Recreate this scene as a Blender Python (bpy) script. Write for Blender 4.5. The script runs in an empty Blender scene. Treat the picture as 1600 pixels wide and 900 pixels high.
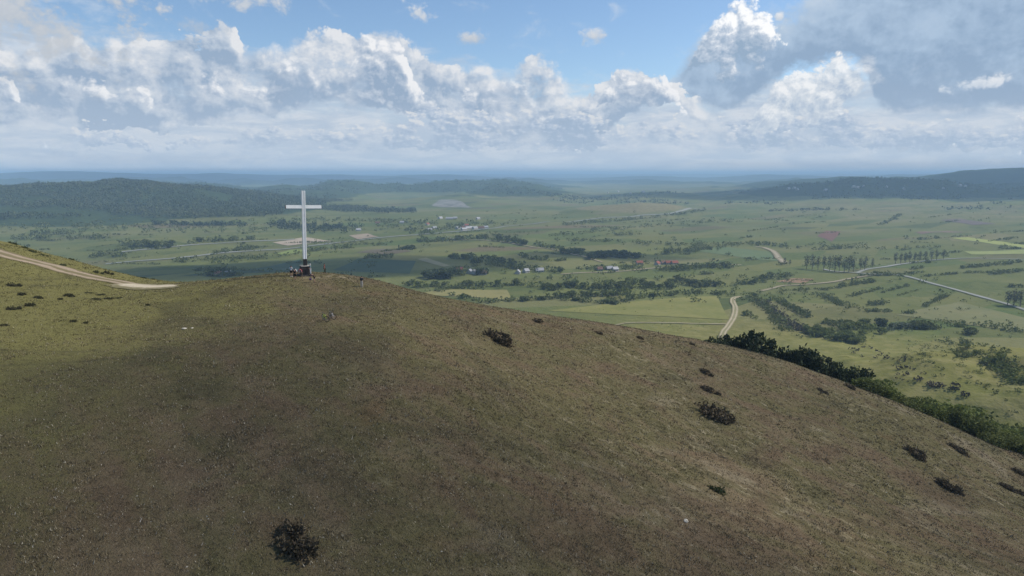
import bpy, bmesh, math, random
import numpy as np
from mathutils import Vector, Matrix

# ------------------------------------------------------------------ camera
F_PX, PITCH, CAM_Z = 1067.0, math.radians(9.47), 16.2
scene = bpy.context.scene
cam_data = bpy.data.cameras.new('camera')
cam_data.sensor_width = 36.0
cam_data.lens = 36.0 * F_PX / 1600.0
cam_data.clip_start = 0.5
cam_data.clip_end = 80000.0
camera = bpy.data.objects.new('camera', cam_data)
scene.collection.objects.link(camera)
camera.location = (0, 0, CAM_Z)
camera.rotation_euler = (math.pi / 2 - PITCH, 0, 0)
scene.camera = camera

# ------------------------------------------------------------------ sun, exposure
SUN_EL, SUN_AZ = math.radians(45), math.radians(77)      # azimuth clockwise from the view axis (+Y)
SUN_DIR = Vector((math.cos(SUN_EL) * math.sin(SUN_AZ), math.cos(SUN_EL) * math.cos(SUN_AZ), math.sin(SUN_EL)))
sun_data = bpy.data.lights.new('sun', 'SUN')
sun_data.energy = 4.9
sun_data.angle = math.radians(0.53)
sun_data.color = (1.0, 0.94, 0.84)
sun = bpy.data.objects.new('sun', sun_data)
scene.collection.objects.link(sun)
sun.location = SUN_DIR * 400
sun.rotation_euler = SUN_DIR.to_track_quat('Z', 'Y').to_euler()
vs = scene.view_settings
vs.view_transform = 'Standard'
vs.look = 'None'
vs.exposure = 0.0
vs.gamma = 1.0
vs.use_curve_mapping = False
scene.cycles.use_denoising = True
scene.cycles.max_bounces = 6
scene.cycles.diffuse_bounces = 2
scene.cycles.glossy_bounces = 2
scene.cycles.transmission_bounces = 2
scene.cycles.volume_bounces = 1
scene.cycles.transparent_max_bounces = 24
scene.cycles.sample_clamp_indirect = 3.0

# ------------------------------------------------------------------ world: clear sky with cumulus banks
def pix_dir(u, v):
    x, yu = (u - 800.0) / F_PX, (450.0 - v) / F_PX
    c, s = math.cos(PITCH), math.sin(PITCH)
    return Vector((x, c + yu * s, yu * c - s)).normalized()

def pix_azel(u, v):
    d = pix_dir(u, v)
    return math.degrees(math.atan2(d.x, d.y)), math.degrees(math.asin(d.z))

class S:
    """a socket of a node tree with arithmetic"""
    def __init__(self, nt, sock): self.nt, self.s = nt, sock
    def op(self, kind, *args, clamp=False):
        n = self.nt.nodes.new('ShaderNodeMath'); n.operation = kind; n.use_clamp = clamp
        for i, a in enumerate((self,) + args):
            if isinstance(a, S): self.nt.links.new(a.s, n.inputs[i])
            else: n.inputs[i].default_value = a
        return S(self.nt, n.outputs[0])
    def __add__(self, o): return self.op('ADD', o)
    def __radd__(self, o): return self.op('ADD', o)
    def __sub__(self, o): return self.op('SUBTRACT', o)
    def __rsub__(self, o): return (self * -1.0) + o
    def __mul__(self, o): return self.op('MULTIPLY', o)
    def __rmul__(self, o): return self.op('MULTIPLY', o)
    def __truediv__(self, o): return self.op('DIVIDE', o)
    def clamp(self): return self.op('ADD', 0.0, clamp=True)

def combine(nt, x, y, z=0.0):
    n = nt.nodes.new('ShaderNodeCombineXYZ')
    for i, a in enumerate((x, y, z)):
        if isinstance(a, S): nt.links.new(a.s, n.inputs[i])
        else: n.inputs[i].default_value = a
    return S(nt, n.outputs[0])

def noise(nt, vec, scale, detail=5.0, rough=0.55, distort=0.0, lac=2.0, out='Fac'):
    n = nt.nodes.new('ShaderNodeTexNoise'); n.noise_dimensions = '3D'
    if vec is not None: nt.links.new(vec.s, n.inputs['Vector'])
    n.inputs['Scale'].default_value = scale; n.inputs['Detail'].default_value = detail
    n.inputs['Roughness'].default_value = rough; n.inputs['Distortion'].default_value = distort
    n.inputs['Lacunarity'].default_value = lac
    return S(nt, n.outputs[out])

def voronoi(nt, vec, scale, detail=0.0, rough=0.5, feature='F1', out='Distance', rnd=1.0, smooth=None, dim='3D'):
    n = nt.nodes.new('ShaderNodeTexVoronoi'); n.feature = feature; n.voronoi_dimensions = dim
    if vec is not None: nt.links.new(vec.s, n.inputs['Vector'])
    n.inputs['Scale'].default_value = scale; n.inputs['Detail'].default_value = detail
    n.inputs['Roughness'].default_value = rough; n.inputs['Randomness'].default_value = rnd
    if smooth is not None: n.inputs['Smoothness'].default_value = smooth
    return S(nt, n.outputs[out])

def smooth(nt, val, lo, hi, a=0.0, b=1.0, kind='SMOOTHSTEP'):
    n = nt.nodes.new('ShaderNodeMapRange'); n.interpolation_type = kind
    nt.links.new(val.s, n.inputs['Value'])
    for k, w in (('From Min', lo), ('From Max', hi), ('To Min', a), ('To Max', b)):
        if isinstance(w, S): nt.links.new(w.s, n.inputs[k])
        else: n.inputs[k].default_value = w
    return S(nt, n.outputs['Result'])

def mixc(nt, fac, a, b, blend='MIX'):
    n = nt.nodes.new('ShaderNodeMix'); n.data_type = 'RGBA'; n.blend_type = blend
    for key, w in ((0, fac), (6, a), (7, b)):
        if isinstance(w, S): nt.links.new(w.s, n.inputs[key])
        elif key == 0: n.inputs[0].default_value = w
        else: n.inputs[key].default_value = (w[0], w[1], w[2], 1.0)
    return S(nt, n.outputs[2])

def curve(nt, val, pts, lo, hi, dlo, dhi):
    """piecewise curve through pts (x in lo..hi, y in dlo..dhi)"""
    x = smooth(nt, val, lo, hi, kind='LINEAR')
    n = nt.nodes.new('ShaderNodeFloatCurve')
    nt.links.new(x.s, n.inputs['Value'])
    c = n.mapping.curves[0]
    pts = sorted(((px - lo) / (hi - lo), (py - dlo) / (dhi - dlo)) for px, py in pts)
    pts = [(min(max(a, 0), 1), min(max(b, 0), 1)) for a, b in pts]
    while len(c.points) > 2: c.points.remove(c.points[1])
    c.points[0].location = (0.0, pts[0][1]); c.points[-1].location = (1.0, pts[-1][1])
    for a, b in pts:
        if 0.0 < a < 1.0: c.points.new(a, b)
    for p in c.points: p.handle_type = 'AUTO_CLAMPED'
    n.mapping.update()
    return smooth(nt, S(nt, n.outputs[0]), 0.0, 1.0, dlo, dhi, kind='LINEAR')

world = bpy.data.worlds.new('World')
scene.world = world
world.use_nodes = True
wt = world.node_tree
wt.nodes.clear()
w_out = wt.nodes.new('ShaderNodeOutputWorld')
w_bg = wt.nodes.new('ShaderNodeBackground')
wt.links.new(w_bg.outputs[0], w_out.inputs[0])
w_bg.inputs['Strength'].default_value = 0.112
world.cycles.sampling_method = 'MANUAL'
world.cycles.sample_map_resolution = 512
sky_n = wt.nodes.new('ShaderNodeTexSky')
sky_n.sky_type = 'NISHITA'; sky_n.sun_disc = False
sky_n.sun_elevation = SUN_EL; sky_n.sun_rotation = SUN_AZ
sky_n.altitude = 500; sky_n.air_density = 1.0; sky_n.dust_density = 0.6; sky_n.ozone_density = 2.5
sky_c = S(wt, sky_n.outputs[0])
tc = wt.nodes.new('ShaderNodeTexCoord')
sep = wt.nodes.new('ShaderNodeSeparateXYZ')
wt.links.new(tc.outputs['Generated'], sep.inputs[0])
dx, dy, dz = (S(wt, sep.outputs[i]) for i in range(3))
AZ = dx.op('ARCTAN2', dy) * (180 / math.pi)
EL = dz.op('ARCSINE') * (180 / math.pi)

ALO, AHI = -60.0, 60.0
def line(pts):                       # picture points -> (azimuth, elevation) curve points
    return [pix_azel(u, v) for u, v in pts]

TOP_MAIN = line([(-500, 60), (-200, 40), (0, 55), (60, 50), (95, 52), (112, 40), (132, 36), (150, 48), (188, 52), (215, 46), (243, 47),
    (262, 39), (282, 38), (308, 50), (325, 42), (337, 20), (352, 18), (370, 34), (380, 62), (405, 58), (440, 62), (456, 40),
    (480, 30), (500, 28), (520, 38), (560, 42), (590, 34), (615, 36), (636, 58), (662, 68), (690, 86), (720, 88), (742, 74),
    (762, 74), (785, 108), (806, 100), (818, 82), (842, 78), (866, 79), (882, 104), (904, 124), (925, 130), (945, 120),
    (968, 102), (992, 96), (1015, 102), (1040, 118), (1070, 128), (1100, 150), (1140, 190), (1200, 190), (1260, 180), (1300, 190), (1400, 182), (1480, 186), (1560, 178), (1650, 180), (2000, 150)])
BASE_MAIN = line([(-500, 225), (0, 215), (60, 208), (200, 214), (300, 206), (420, 190), (500, 180), (560, 178), (640, 182), (720, 232), (860, 236), (930, 228), (980, 190), (1040, 172), (1080, 195), (1150, 240), (1600, 240), (2000, 235)])

TOP_FRONT = line([(-500, 160), (-60, 130), (0, 112), (20, 120), (45, 165), (75, 125), (110, 98), (150, 104), (185, 140), (215, 128), (255, 160),
    (300, 125), (350, 108), (400, 118), (435, 75), (465, 62), (490, 90), (520, 112), (550, 62), (590, 40), (625, 62), (655, 128), (690, 150), (742, 118), (790, 104), (830, 124),
    (860, 160), (890, 150), (915, 165), (940, 140), (968, 108), (995, 98), (1020, 106), (1050, 125), (1085, 180), (1130, 205), (1180, 200), (1215, 186), (1260, 205), (1310, 195), (1360, 210), (1440, 186), (1500, 184), (1540, 200), (1580, 180), (1700, 176), (2000, 150)])
BASE_FRONT = line([(-500, 190), (0, 182), (60, 178), (120, 172), (180, 170), (260, 178), (400, 178), (480, 176), (560, 180), (640, 186), (700, 218), (800, 226), (890, 215), (940, 178), (990, 172), (1045, 172), (1090, 205), (1200, 222), (1300, 228), (1600, 225), (2000, 220)])
TOP_LOW = line([(-500, 200), (0, 205), (120, 186), (240, 205), (330, 200), (400, 180), (470, 190), (560, 184), (620, 180), (680, 150), (750, 165), (800, 140), (850, 160), (900, 150), (960, 185), (1020, 172), (1100, 182), (1200, 165), (1300, 160), (1400, 176), (1500, 178), (1600, 176), (2000, 180)])
BASE_LOW = line([(-500, 245), (0, 240), (300, 238), (600, 242), (1000, 240), (1600, 240), (2000, 240)])
TOP_TOWER = line([(0, 230), (1030, 230), (1062, 130), (1085, 78), (1102, 50), (1116, 22), (1132, 6), (1152, 0), (1176, -4), (1198, 4), (1214, 34), (1226, 56), (1240, 90), (1262, 230), (1600, 230)])
BASE_TOWER = line([(0, 225), (1030, 190), (1066, 120), (1100, 112), (1135, 128), (1160, 118), (1185, 104), (1215, 92), (1235, 84), (1262, 225), (1600, 225)])
TOP_CHUNK = line([(0, 230), (1120, 230), (1190, 160), (1240, 110), (1290, 98), (1325, 76), (1362, 84), (1385, 110), (1408, 104), (1430, 100), (1444, 122), (1465, 230), (1600, 230)])
BASE_CHUNK = line([(0, 225), (1120, 224), (1250, 198), (1310, 180), (1340, 158), (1362, 134), (1395, 136), (1432, 124), (1465, 225), (1600, 225)])
TOP_SHEET = line([(0, 240), (1000, 240), (1035, 150), (1060, 100), (1090, 60), (1150, 30), (1230, 10), (1290, -30), (1420, -120), (1600, -160), (2000, -160)])
BASE_SHEET = line([(0, 235), (1000, 200), (1040, 150), (1090, 166), (1130, 176), (1165, 166), (1215, 128), (1260, 106), (1310, 96), (1345, 108), (1375, 168), (1420, 178), (1600, 174), (2000, 172)])

def warp_field(az, el, seed, scale):
    p = combine(wt, az, el * 1.2, seed)
    warp = noise(wt, p, scale * 0.8, 2, 0.5, out='Color')
    wv = wt.nodes.new('ShaderNodeVectorMath'); wv.operation = 'MULTIPLY_ADD'
    wt.links.new(warp.s, wv.inputs[0]); wv.inputs[1].default_value = (0.8 / scale * 0.6, 0.8 / scale * 0.6, 0.0); wt.links.new(p.s, wv.inputs[2])
    q = S(wt, wv.outputs[0])
    puff = voronoi(wt, q, scale, 4.0, 0.62, dim='2D')                         # billows
    fine = noise(wt, q, scale * 1.7, 6, 0.66)
    return q, (0.5 - puff) * 1.25 + (fine - 0.5) * 1.3


STEP = (0.34, 0.30)                 # towards the sun across the sky, in degrees
AZ1, EL1 = AZ + STEP[0], EL + STEP[1]
AZ2, EL2 = AZ + 0.70, EL + 0.55
NA0, NA1 = warp_field(AZ, EL, 1.7, 0.36)[1], warp_field(AZ2, EL2, 1.7, 0.36)[1]
NB0, NB1 = warp_field(AZ, EL, 5.9, 0.44)[1], warp_field(AZ1, EL1, 5.9, 0.44)[1]
NC0, NC1 = warp_field(AZ, EL * 1.5, 8.8, 0.62)[1], warp_field(AZ + 0.24, (EL + 0.16) * 1.5, 8.8, 0.62)[1]
PATCH = noise(wt, combine(wt, AZ * 0.8, EL * 1.3, 9.9), 0.30, 3, 0.5, 0.4)

SOFTEN = smooth(wt, noise(wt, combine(wt, AZ, EL, 3.3), 0.22, 2, 0.5), 0.42, 0.62, 0.0, 2.2)
def layer(col, top_pts, base_pts, n0, n1, amp, soft, basesoft, edge, gain, off, hgain, colors, opacity=1.0, patch=0.0, grow=0.1, ragged=1.0):
    """a bank of cumulus between two outlines, shaded by how much cloud lies towards the sun"""
    def at(az, el, n):
        top = curve(wt, az, top_pts, ALO, AHI, -3.0, 24.0); base = curve(wt, az, base_pts, ALO, AHI, -3.0, 24.0)
        g = ((top - el) / soft).op('MINIMUM', 1.5)
        f = g.op('MINIMUM', (el - base) / basesoft)
        return f + n * amp + grow, g + n * amp, top, base
    f0, g0, top, base = at(AZ, EL, n0)
    f1, g1, _, _ = at(AZ1, EL1, n1)
    alpha = smooth(wt, f0, 0.0, SOFTEN * (edge * ragged) + edge * (0.45 if ragged else 1.0)) * opacity
    height = ((EL - base) / ((top - base).op('MAXIMUM', 0.5))).clamp()
    l = ((g0 - g1) * gain + off + smooth(wt, height, 0.0, 1.0) * hgain + (PATCH - 0.5) * patch).clamp()
    dark, grey, white = colors
    c = mixc(wt, smooth(wt, l, 0.0, 0.45, kind='LINEAR'), dark, grey)
    c = mixc(wt, smooth(wt, l, 0.38, 1.0), c, white)
    return mixc(wt, alpha, col, c)

W0, G0, D0 = (7.2, 7.3, 7.5), (4.9, 5.5, 6.35), (2.8, 3.75, 5.1)
col = mixc(wt, 1.0, sky_c, (1.12, 1.18, 1.22), 'MULTIPLY')
# soft high scraps
scrap = noise(wt, combine(wt, AZ * 0.55, EL, 4.4), 0.42, 6, 0.62, 0.5)
col = mixc(wt, smooth(wt, scrap, 0.54, 0.78) * 0.5, col, (6.2, 6.7, 7.3))
# thin far cloud, long and pale, along the horizon
lowf = noise(wt, combine(wt, AZ * 0.30, EL * 1.1, 7.3), 0.8, 6, 0.6, 0.3)
low_a = smooth(wt, lowf + (5.0 - EL) * 0.12, 0.36, 0.60)
lowshade = noise(wt, combine(wt, AZ * 0.36, EL * 1.5, 2.1), 0.7, 6, 0.62, 0.4)
low_c = mixc(wt, smooth(wt, lowshade, 0.36, 0.66), (3.9, 4.75, 5.9), (6.2, 6.5, 6.8))
col = mixc(wt, low_a * 0.92, col, low_c)
# pale veil behind the cumulus
VEIL = line([(-500, 10), (0, 15), (80, 35), (240, 62), (380, 70), (640, 80), (760, 110), (900, 135), (1050, 130), (1240, 110), (1400, 100), (1600, 90), (2000, 60)])
vt_ = curve(wt, AZ, VEIL, ALO, AHI, -3.0, 24.0)
col = mixc(wt, smooth(wt, (vt_ - EL) + (lowf - 0.5) * 6.0, -0.6, 1.6) * 0.82, col, mixc(wt, smooth(wt, lowshade, 0.38, 0.64), (4.2, 5.05, 6.2), (6.0, 6.4, 7.0)))
# grey sheet of the big cloud on the right, the ranks of the cumulus bank, the tower and its torn neighbour
col = layer(col, TOP_SHEET, BASE_SHEET, NA0 * 0.6 + NB0 * 0.6, NA1 * 0.6 + NB1 * 0.6, 0.7, 1.8, 1.0, 1.0, 0.40, 0.0, 0.70, ((2.6, 3.6, 5.0), (3.7, 4.8, 6.2), (4.8, 5.7, 6.8)), 0.96, 1.3, 0.75, 0.0)
col = layer(col, TOP_MAIN, BASE_MAIN, NA0, NA1, 0.85, 1.2, 0.9, 0.5, 0.55, -0.04, 0.60, (D0, G0, W0), 0.96, 1.7, 0.15)
col = layer(col, TOP_FRONT, BASE_FRONT, NB0, NB1, 0.9, 1.1, 1.2, 0.8, 0.62, -0.06, 0.64, ((2.8, 3.7, 5.0), (4.8, 5.4, 6.3), (8.2, 8.2, 8.3)), 0.94, 1.5, 0.2)
col = layer(col, TOP_LOW, BASE_LOW, NC0, NC1, 1.3, 0.9, 0.5, 0.7, 0.55, -0.02, 0.55, ((2.9, 3.9, 5.3), (4.5, 5.2, 6.3), (6.9, 6.95, 7.05)), 0.9, 1.8, 0.15)
col = layer(col, TOP_CHUNK, BASE_CHUNK, NB0, NB1, 1.0, 1.0, 1.2, 1.1, 0.55, 0.30, 0.35, ((3.4, 4.3, 5.6), (5.8, 6.3, 6.9), (8.5, 8.5, 8.5)), 0.92, 0.0, 0.6)
col = layer(col, TOP_TOWER, BASE_TOWER, NB0, NB1, 0.9, 0.9, 1.6, 0.7, 0.65, 0.02, 0.66, ((2.8, 3.8, 5.1), (4.8, 5.5, 6.5), (9.3, 9.3, 9.3)), 0.97, 0.5, 0.5, 0.35)
# single small clouds
for u, v, ru, rv, br, soft_ in ((932, 58, 38, 18, 6.9, 0.8), (1525, 131, 44, 18, 8.4, 0.5), (652, 22, 34, 26, 7.4, 0.6), (400, -2, 80, 28, 6.9, 0.8), (1216, 28, 12, 9, 7.8, 0.5), (0, 20, 210, 120, 6.2, 0.8), (185, 2, 75, 40, 6.5, 0.8), (310, 40, 60, 20, 6.0, 1.5), (740, 60, 40, 14, 6.4, 0.9)):
    a0, e0 = pix_azel(u, v)
    vm = wt.nodes.new('ShaderNodeVectorMath'); vm.operation = 'MULTIPLY_ADD'
    pe = combine(wt, AZ, EL)
    rx, ry = ru / 18.6, rv / 18.6
    wt.links.new(pe.s, vm.inputs[0]); vm.inputs[1].default_value = (1 / rx, 1 / ry, 0); vm.inputs[2].default_value = (-a0 / rx, -e0 / ry, 0)
    ln = wt.nodes.new('ShaderNodeVectorMath'); ln.operation = 'LENGTH'; wt.links.new(vm.outputs[0], ln.inputs[0])
    f = 1.15 - S(wt, ln.outputs['Value']) + NB0 * 0.7
    shade = ((EL - (e0 - ry * 0.6)) / (ry * 1.2) + NB0 * 0.5).clamp()
    col = mixc(wt, smooth(wt, f, 0.0, soft_) * 0.9, col, mixc(wt, shade, (br * .72, br * .78, br * .86), (br, br, br * 1.01)))
# air between here and the far clouds
air = smooth(wt, EL, 8.0, -1.0)
col = mixc(wt, air * 0.5, col, (5.3, 6.0, 6.9))

# ------------------------------------------------------------------ terrain heights (metres; z = 0 is the hilltop under the cross)
def hash2(ix, iy, seed):
    h = (ix.astype(np.int64) * 374761393 + iy.astype(np.int64) * 668265263 + seed * 974634777) & 0xffffffff
    h = ((h ^ (h >> 13)) * 1274126177) & 0xffffffff
    return ((h ^ (h >> 16)) & 0xffff) / 65535.0

def vnoise(x, y, seed=0):
    ix, iy = np.floor(x), np.floor(y)
    fx, fy = x - ix, y - iy
    fx, fy = fx * fx * fx * (fx * (fx * 6 - 15) + 10), fy * fy * fy * (fy * (fy * 6 - 15) + 10)
    a, b = hash2(ix, iy, seed), hash2(ix + 1, iy, seed)
    c, d = hash2(ix, iy + 1, seed), hash2(ix + 1, iy + 1, seed)
    return (a + (b - a) * fx) * (1 - fy) + (c + (d - c) * fx) * fy - 0.5

def fbm(x, y, scale, octaves=4, seed=0, gain=0.5):
    x, y = np.asarray(x, float) / scale, np.asarray(y, float) / scale
    out, amp = 0.0, 1.0
    for o in range(octaves):
        out = out + amp * vnoise(x + 17.3 * o, y - 9.1 * o, seed + o)
        x, y, amp = x * 2.03, y * 2.03, amp * gain
    return out * 2.0

def sstep(t):
    t = np.clip(t, 0, 1)
    return t * t * (3 - 2 * t)

def ray_xz(u, v):
    """x and z gained per metre of y along the line of sight of a picture point"""
    d = pix_dir(u, v)
    return d.x / d.y, d.z / d.y

HILL_PTS = []
def hp(u, v, y):                     # a point of the hill seen at picture point u, v, y metres out
    rx, rz = ray_xz(u, v)
    HILL_PTS.append((rx * y, y, CAM_Z + rz * y))
def hw(x, y, z): HILL_PTS.append((x, y, z))
# crest as it stands against the valley
for a in ((0, 376, 128), (100, 403, 122), (200, 431, 118), (272, 445, 115), (340, 438, 116), (420, 428, 116), (477, 425, 115), (530, 427, 115),
          (600, 441, 112), (660, 458, 114), (800, 484, 118), (900, 501, 121), (1000, 515, 123), (1100, 534, 124), (1230, 566, 120), (1350, 610, 113), (1460, 656, 105), (1600, 738, 94)):
    hp(*a)
# the near face
for a in ((0, 450, 92), (0, 560, 62), (0, 720, 41), (0, 900, 30), (250, 520, 76), (250, 700, 46), (250, 900, 32), (515, 500, 76), (515, 600, 56), (515, 740, 42), (515, 900, 33),
          (800, 560, 84), (800, 660, 60), (800, 900, 36), (1100, 600, 92), (1100, 700, 68), (1100, 900, 42), (1350, 700, 82), (1350, 900, 48), (1600, 820, 72), (1600, 900, 57)):
    hp(*a)
# behind the crest, under the camera and out of the frame
for a in ((-33, 152, -16), (-60, 152, -13), (-85, 170, -17), (-75, 142, -9), (-100, 150, -4), (-140, 160, 0), (-160, 110, 4), (-140, 60, 0), (-110, 210, -30), (-180, 230, -20),
          (0, 158, -26), (35, 165, -34), (62, 158, -40), (85, 145, -40), (105, 125, -40), (120, 100, -38), (110, 70, -35), (85, 50, -26),
          (-33, 220, -52), (30, 230, -66), (100, 210, -74), (160, 150, -60), (175, 90, -56), (160, 40, -58), (120, 0, -38),
          (0, 0, -7), (-30, 0, -3), (-70, 10, -1), (40, 10, -14), (0, -60, -12), (-70, -60, -8), (60, -50, -26), (130, -60, -52),
          (-33, 300, -92), (80, 300, -105), (180, 240, -112), (240, 150, -112), (250, 50, -104), (220, -50, -95), (-140, 300, -70), (-240, 300, -60), (-260, 160, -12), (-250, 40, -14), (-230, -60, -26)):
    hw(*a)
HP = np.array(HILL_PTS)

def tps_kernel(r2): return 0.5 * r2 * np.log(r2 + 1e-9)
def tps_fit(P):
    n = len(P)
    X = P[:, :2] / 100.0
    K = tps_kernel(((X[:, None] - X[None]) ** 2).sum(-1)) + np.eye(n) * 0.0015
    Q = np.hstack([np.ones((n, 1)), X])
    A = np.block([[K, Q], [Q.T, np.zeros((3, 3))]])
    return np.linalg.solve(A, np.concatenate([P[:, 2], np.zeros(3)]))
TPS = tps_fit(HP)

def hill_z(x, y):
    x, y = np.asarray(x, float), np.asarray(y, float)
    sh = x.shape
    xs, ys = x.ravel() / 100.0, y.ravel() / 100.0
    out = TPS[-3] + TPS[-2] * xs + TPS[-1] * ys
    for i in range(len(HP)):
        r2 = (xs - HP[i, 0] / 100.0) ** 2 + (ys - HP[i, 1] / 100.0) ** 2
        out = out + TPS[i] * tps_kernel(r2)
    out = out.reshape(sh)
    out = out + fbm(x, y, 14, 3, 5) * 0.22 + fbm(x, y, 3.0, 3, 9) * 0.07
    d = np.maximum(np.maximum(-260 - x, x - 260), np.maximum(-90 - y, y - 320))
    return out - np.maximum(d, 0) * 0.6

BASE = -115.0
# ranges of hills: distance of the crest, half width, picture outline of the crest, roughness
RANGES = [
    (2900, 640, [(-900, 300), (-400, 292), (-100, 293), (0, 291), (120, 288), (230, 286), (330, 290), (400, 301), (470, 313), (540, 322), (600, 333), (640, 345)], 13),
    (4500, 1250, [(-300, 300), (180, 300), (280, 285), (330, 283), (410, 288), (470, 290), (520, 284), (580, 290), (640, 293), (700, 288), (770, 287), (840, 287), (880, 293), (930, 304), (980, 318)], 40),
    (6600, 1300, [(500, 320), (650, 292), (730, 283), (800, 284), (880, 288), (960, 295), (1040, 293), (1120, 291), (1180, 298), (1250, 320)], 44),
    (13000, 2000, [(-900, 267), (-300, 271), (0, 269), (60, 266), (130, 266), (190, 270), (260, 272), (340, 270), (420, 274), (520, 272), (600, 275), (700, 272), (780, 276), (900, 278), (1010, 274), (1100, 277), (1200, 273), (1300, 277), (1400, 272), (1500, 276), (1800, 274)], 16),
    (22000, 4000, [(-900, 271), (-100, 270), (30, 270), (90, 271), (500, 272), (800, 272), (1100, 272), (1400, 272), (2400, 271)], 10),
    (8600, 1500, [(-900, 274), (-300, 276), (0, 279), (150, 281), (250, 278), (400, 281), (520, 277), (600, 280), (700, 284), (800, 279), (900, 285), (1000, 281), (1100, 285), (1200, 282), (1350, 284), (1700, 280)], 40),
    (3700, 520, [(840, 330), (880, 318), (930, 309), (990, 304), (1040, 303), (1090, 305), (1140, 315), (1190, 330)], 16),
    (4200, 1050, [(960, 345), (1040, 312), (1090, 304), (1140, 297), (1200, 293), (1270, 288), (1330, 284), (1400, 286), (1480, 287), (1560, 289), (1620, 290), (1900, 288), (2600, 288)], 30),
    (6200, 800, [(1080, 300), (1180, 286), (1250, 280), (1310, 276), (1360, 278), (1420, 277), (1470, 272), (1510, 268), (1550, 266), (1600, 262), (1700, 258), (1900, 262), (2600, 266)], 12),
    (2500, 300, [(560, 345), (620, 339), (680, 335), (740, 331), (800, 328), (850, 331), (890, 325), (940, 319), (1000, 315), (1040, 320), (1080, 329), (1130, 338)], 4),
]
RANGE_PTS = [[(math.radians(pix_azel(u, v)[0]), CAM_Z + rc * math.tan(math.radians(pix_azel(u, v)[1]))) for u, v in o] for rc, _, o, _ in RANGES]
def range_z(k, x, y):
    rc, w, _, rough = RANGES[k]
    x, y = np.asarray(x, float), np.asarray(y, float)
    out = np.zeros(x.shape)
    az_all = np.arctan2(x, y); pts = RANGE_PTS[k]
    m = (np.abs(np.hypot(x, y) - rc) < 2.9 * w) & (az_all > pts[0][0]) & (az_all < pts[-1][0])
    if not m.any(): return out
    x, y, az = x[m], y[m], az_all[m]
    top = np.interp(az, [p[0] for p in pts], [p[1] for p in pts])
    wob = fbm(x, y, w * 1.2, 3, 40 + k) * 0.25
    prof = np.exp(-np.abs((np.hypot(x, y) - rc) / w + wob * 0.6) ** 2.0)
    rise = np.maximum(top - BASE, 0) * prof * sstep((az - pts[0][0]) / 0.04) * sstep((pts[-1][0] - az) / 0.04)
    out[m] = rise + (fbm(x, y, w * 0.45, 4, 60 + k, 0.55) - 0.55) * rough * np.clip(rise / 60, 0, 1)
    return out

def valley_z(x, y):
    x, y = np.asarray(x, float), np.asarray(y, float)
    r = np.hypot(x, y)
    z = np.full(x.shape, BASE) + fbm(x, y, 330, 3, 21) * 6.5 * sstep((r - 300) / 500) + fbm(x, y, 90, 2, 33) * 0.6
    # low spur below the right flank, dry and hummocky
    z = z + 34 * np.exp(-((x - 225) / 95) ** 2 - ((y - 330) / 95) ** 2) + 15 * np.exp(-((x - 330) / 130) ** 2 - ((y - 360) / 120) ** 2)
    z = z + fbm(x, y, 46, 3, 71) * 6.0 * np.exp(-((x - 230) / 160) ** 2 - ((y - 340) / 140) ** 2)
    # the plain tilts up gently far to the right
    z = z + 10 * sstep((r - 1500) / 1500) * sstep((np.arctan2(x, y) - 0.2) / 0.4)
    up = np.zeros(x.shape)
    for k in range(len(RANGES)):
        up = np.maximum(up, range_z(k, x, y))
    return z + up

def ground_z(x, y):
    return np.maximum(hill_z(x, y), valley_z(x, y))

_T = np.concatenate([np.arange(20, 260, 1.5), 260 * 1.011 ** np.arange(0, 330)])
def hit(u, v, zf=ground_z):
    """where the line of sight of a picture point meets the ground"""
    d = pix_dir(u, v)
    T = _T[_T < 330] if zf is hill_z else _T
    x, y, z = d.x * T, d.y * T, CAM_Z + d.z * T
    below = z < zf(x, y)
    i = int(np.argmax(below))
    if not below.any() or i == 0: return None
    a, b = T[i - 1], T[i]
    for _ in range(14):
        m = 0.5 * (a + b)
        if CAM_Z + d.z * m < float(zf(np.array([d.x * m]), np.array([d.y * m]))[0]): b = m
        else: a = m
    return Vector((d.x * b, d.y * b, float(zf(np.array([d.x * b]), np.array([d.y * b]))[0])))

# ------------------------------------------------------------------ helpers for objects and materials
COL = scene.collection
rng = np.random.default_rng(7)
random.seed(11)

def link(o, parent=None):
    COL.objects.link(o)
    if parent is not None: o.parent = parent
    return o

def tag(o, label=None, cat=None, group=None, kind=None):
    if label: o['label'] = label
    if cat: o['category'] = cat
    if group: o['group'] = group
    if kind: o['kind'] = kind
    return o

def empty(name, loc=(0, 0, 0), rz=0.0):
    o = bpy.data.objects.new(name, None)
    o.empty_display_size = 0.3
    link(o); o.location = loc; o.rotation_euler = (0, 0, rz)
    return o

def np_mesh(name, verts, faces, mats=(), smooth_=True):
    """mesh from numpy arrays; faces of one size (n x 3 or n x 4)"""
    verts, faces = np.asarray(verts, np.float32), np.asarray(faces, np.int32)
    me = bpy.data.meshes.new(name)
    k = faces.shape[1]
    me.vertices.add(len(verts)); me.vertices.foreach_set('co', verts.ravel())
    me.loops.add(faces.size); me.loops.foreach_set('vertex_index', faces.ravel())
    me.polygons.add(len(faces))
    me.polygons.foreach_set('loop_start', np.arange(0, faces.size, k, dtype=np.int32))
    me.polygons.foreach_set('use_smooth', np.full(len(faces), smooth_))
    for m in mats: me.materials.append(m)
    me.update(calc_edges=True)
    return me

def attr(me, name, vals):
    a = me.attributes.new(name, 'FLOAT', 'POINT')
    a.data.foreach_set('value', np.asarray(vals, np.float32).ravel())

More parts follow.
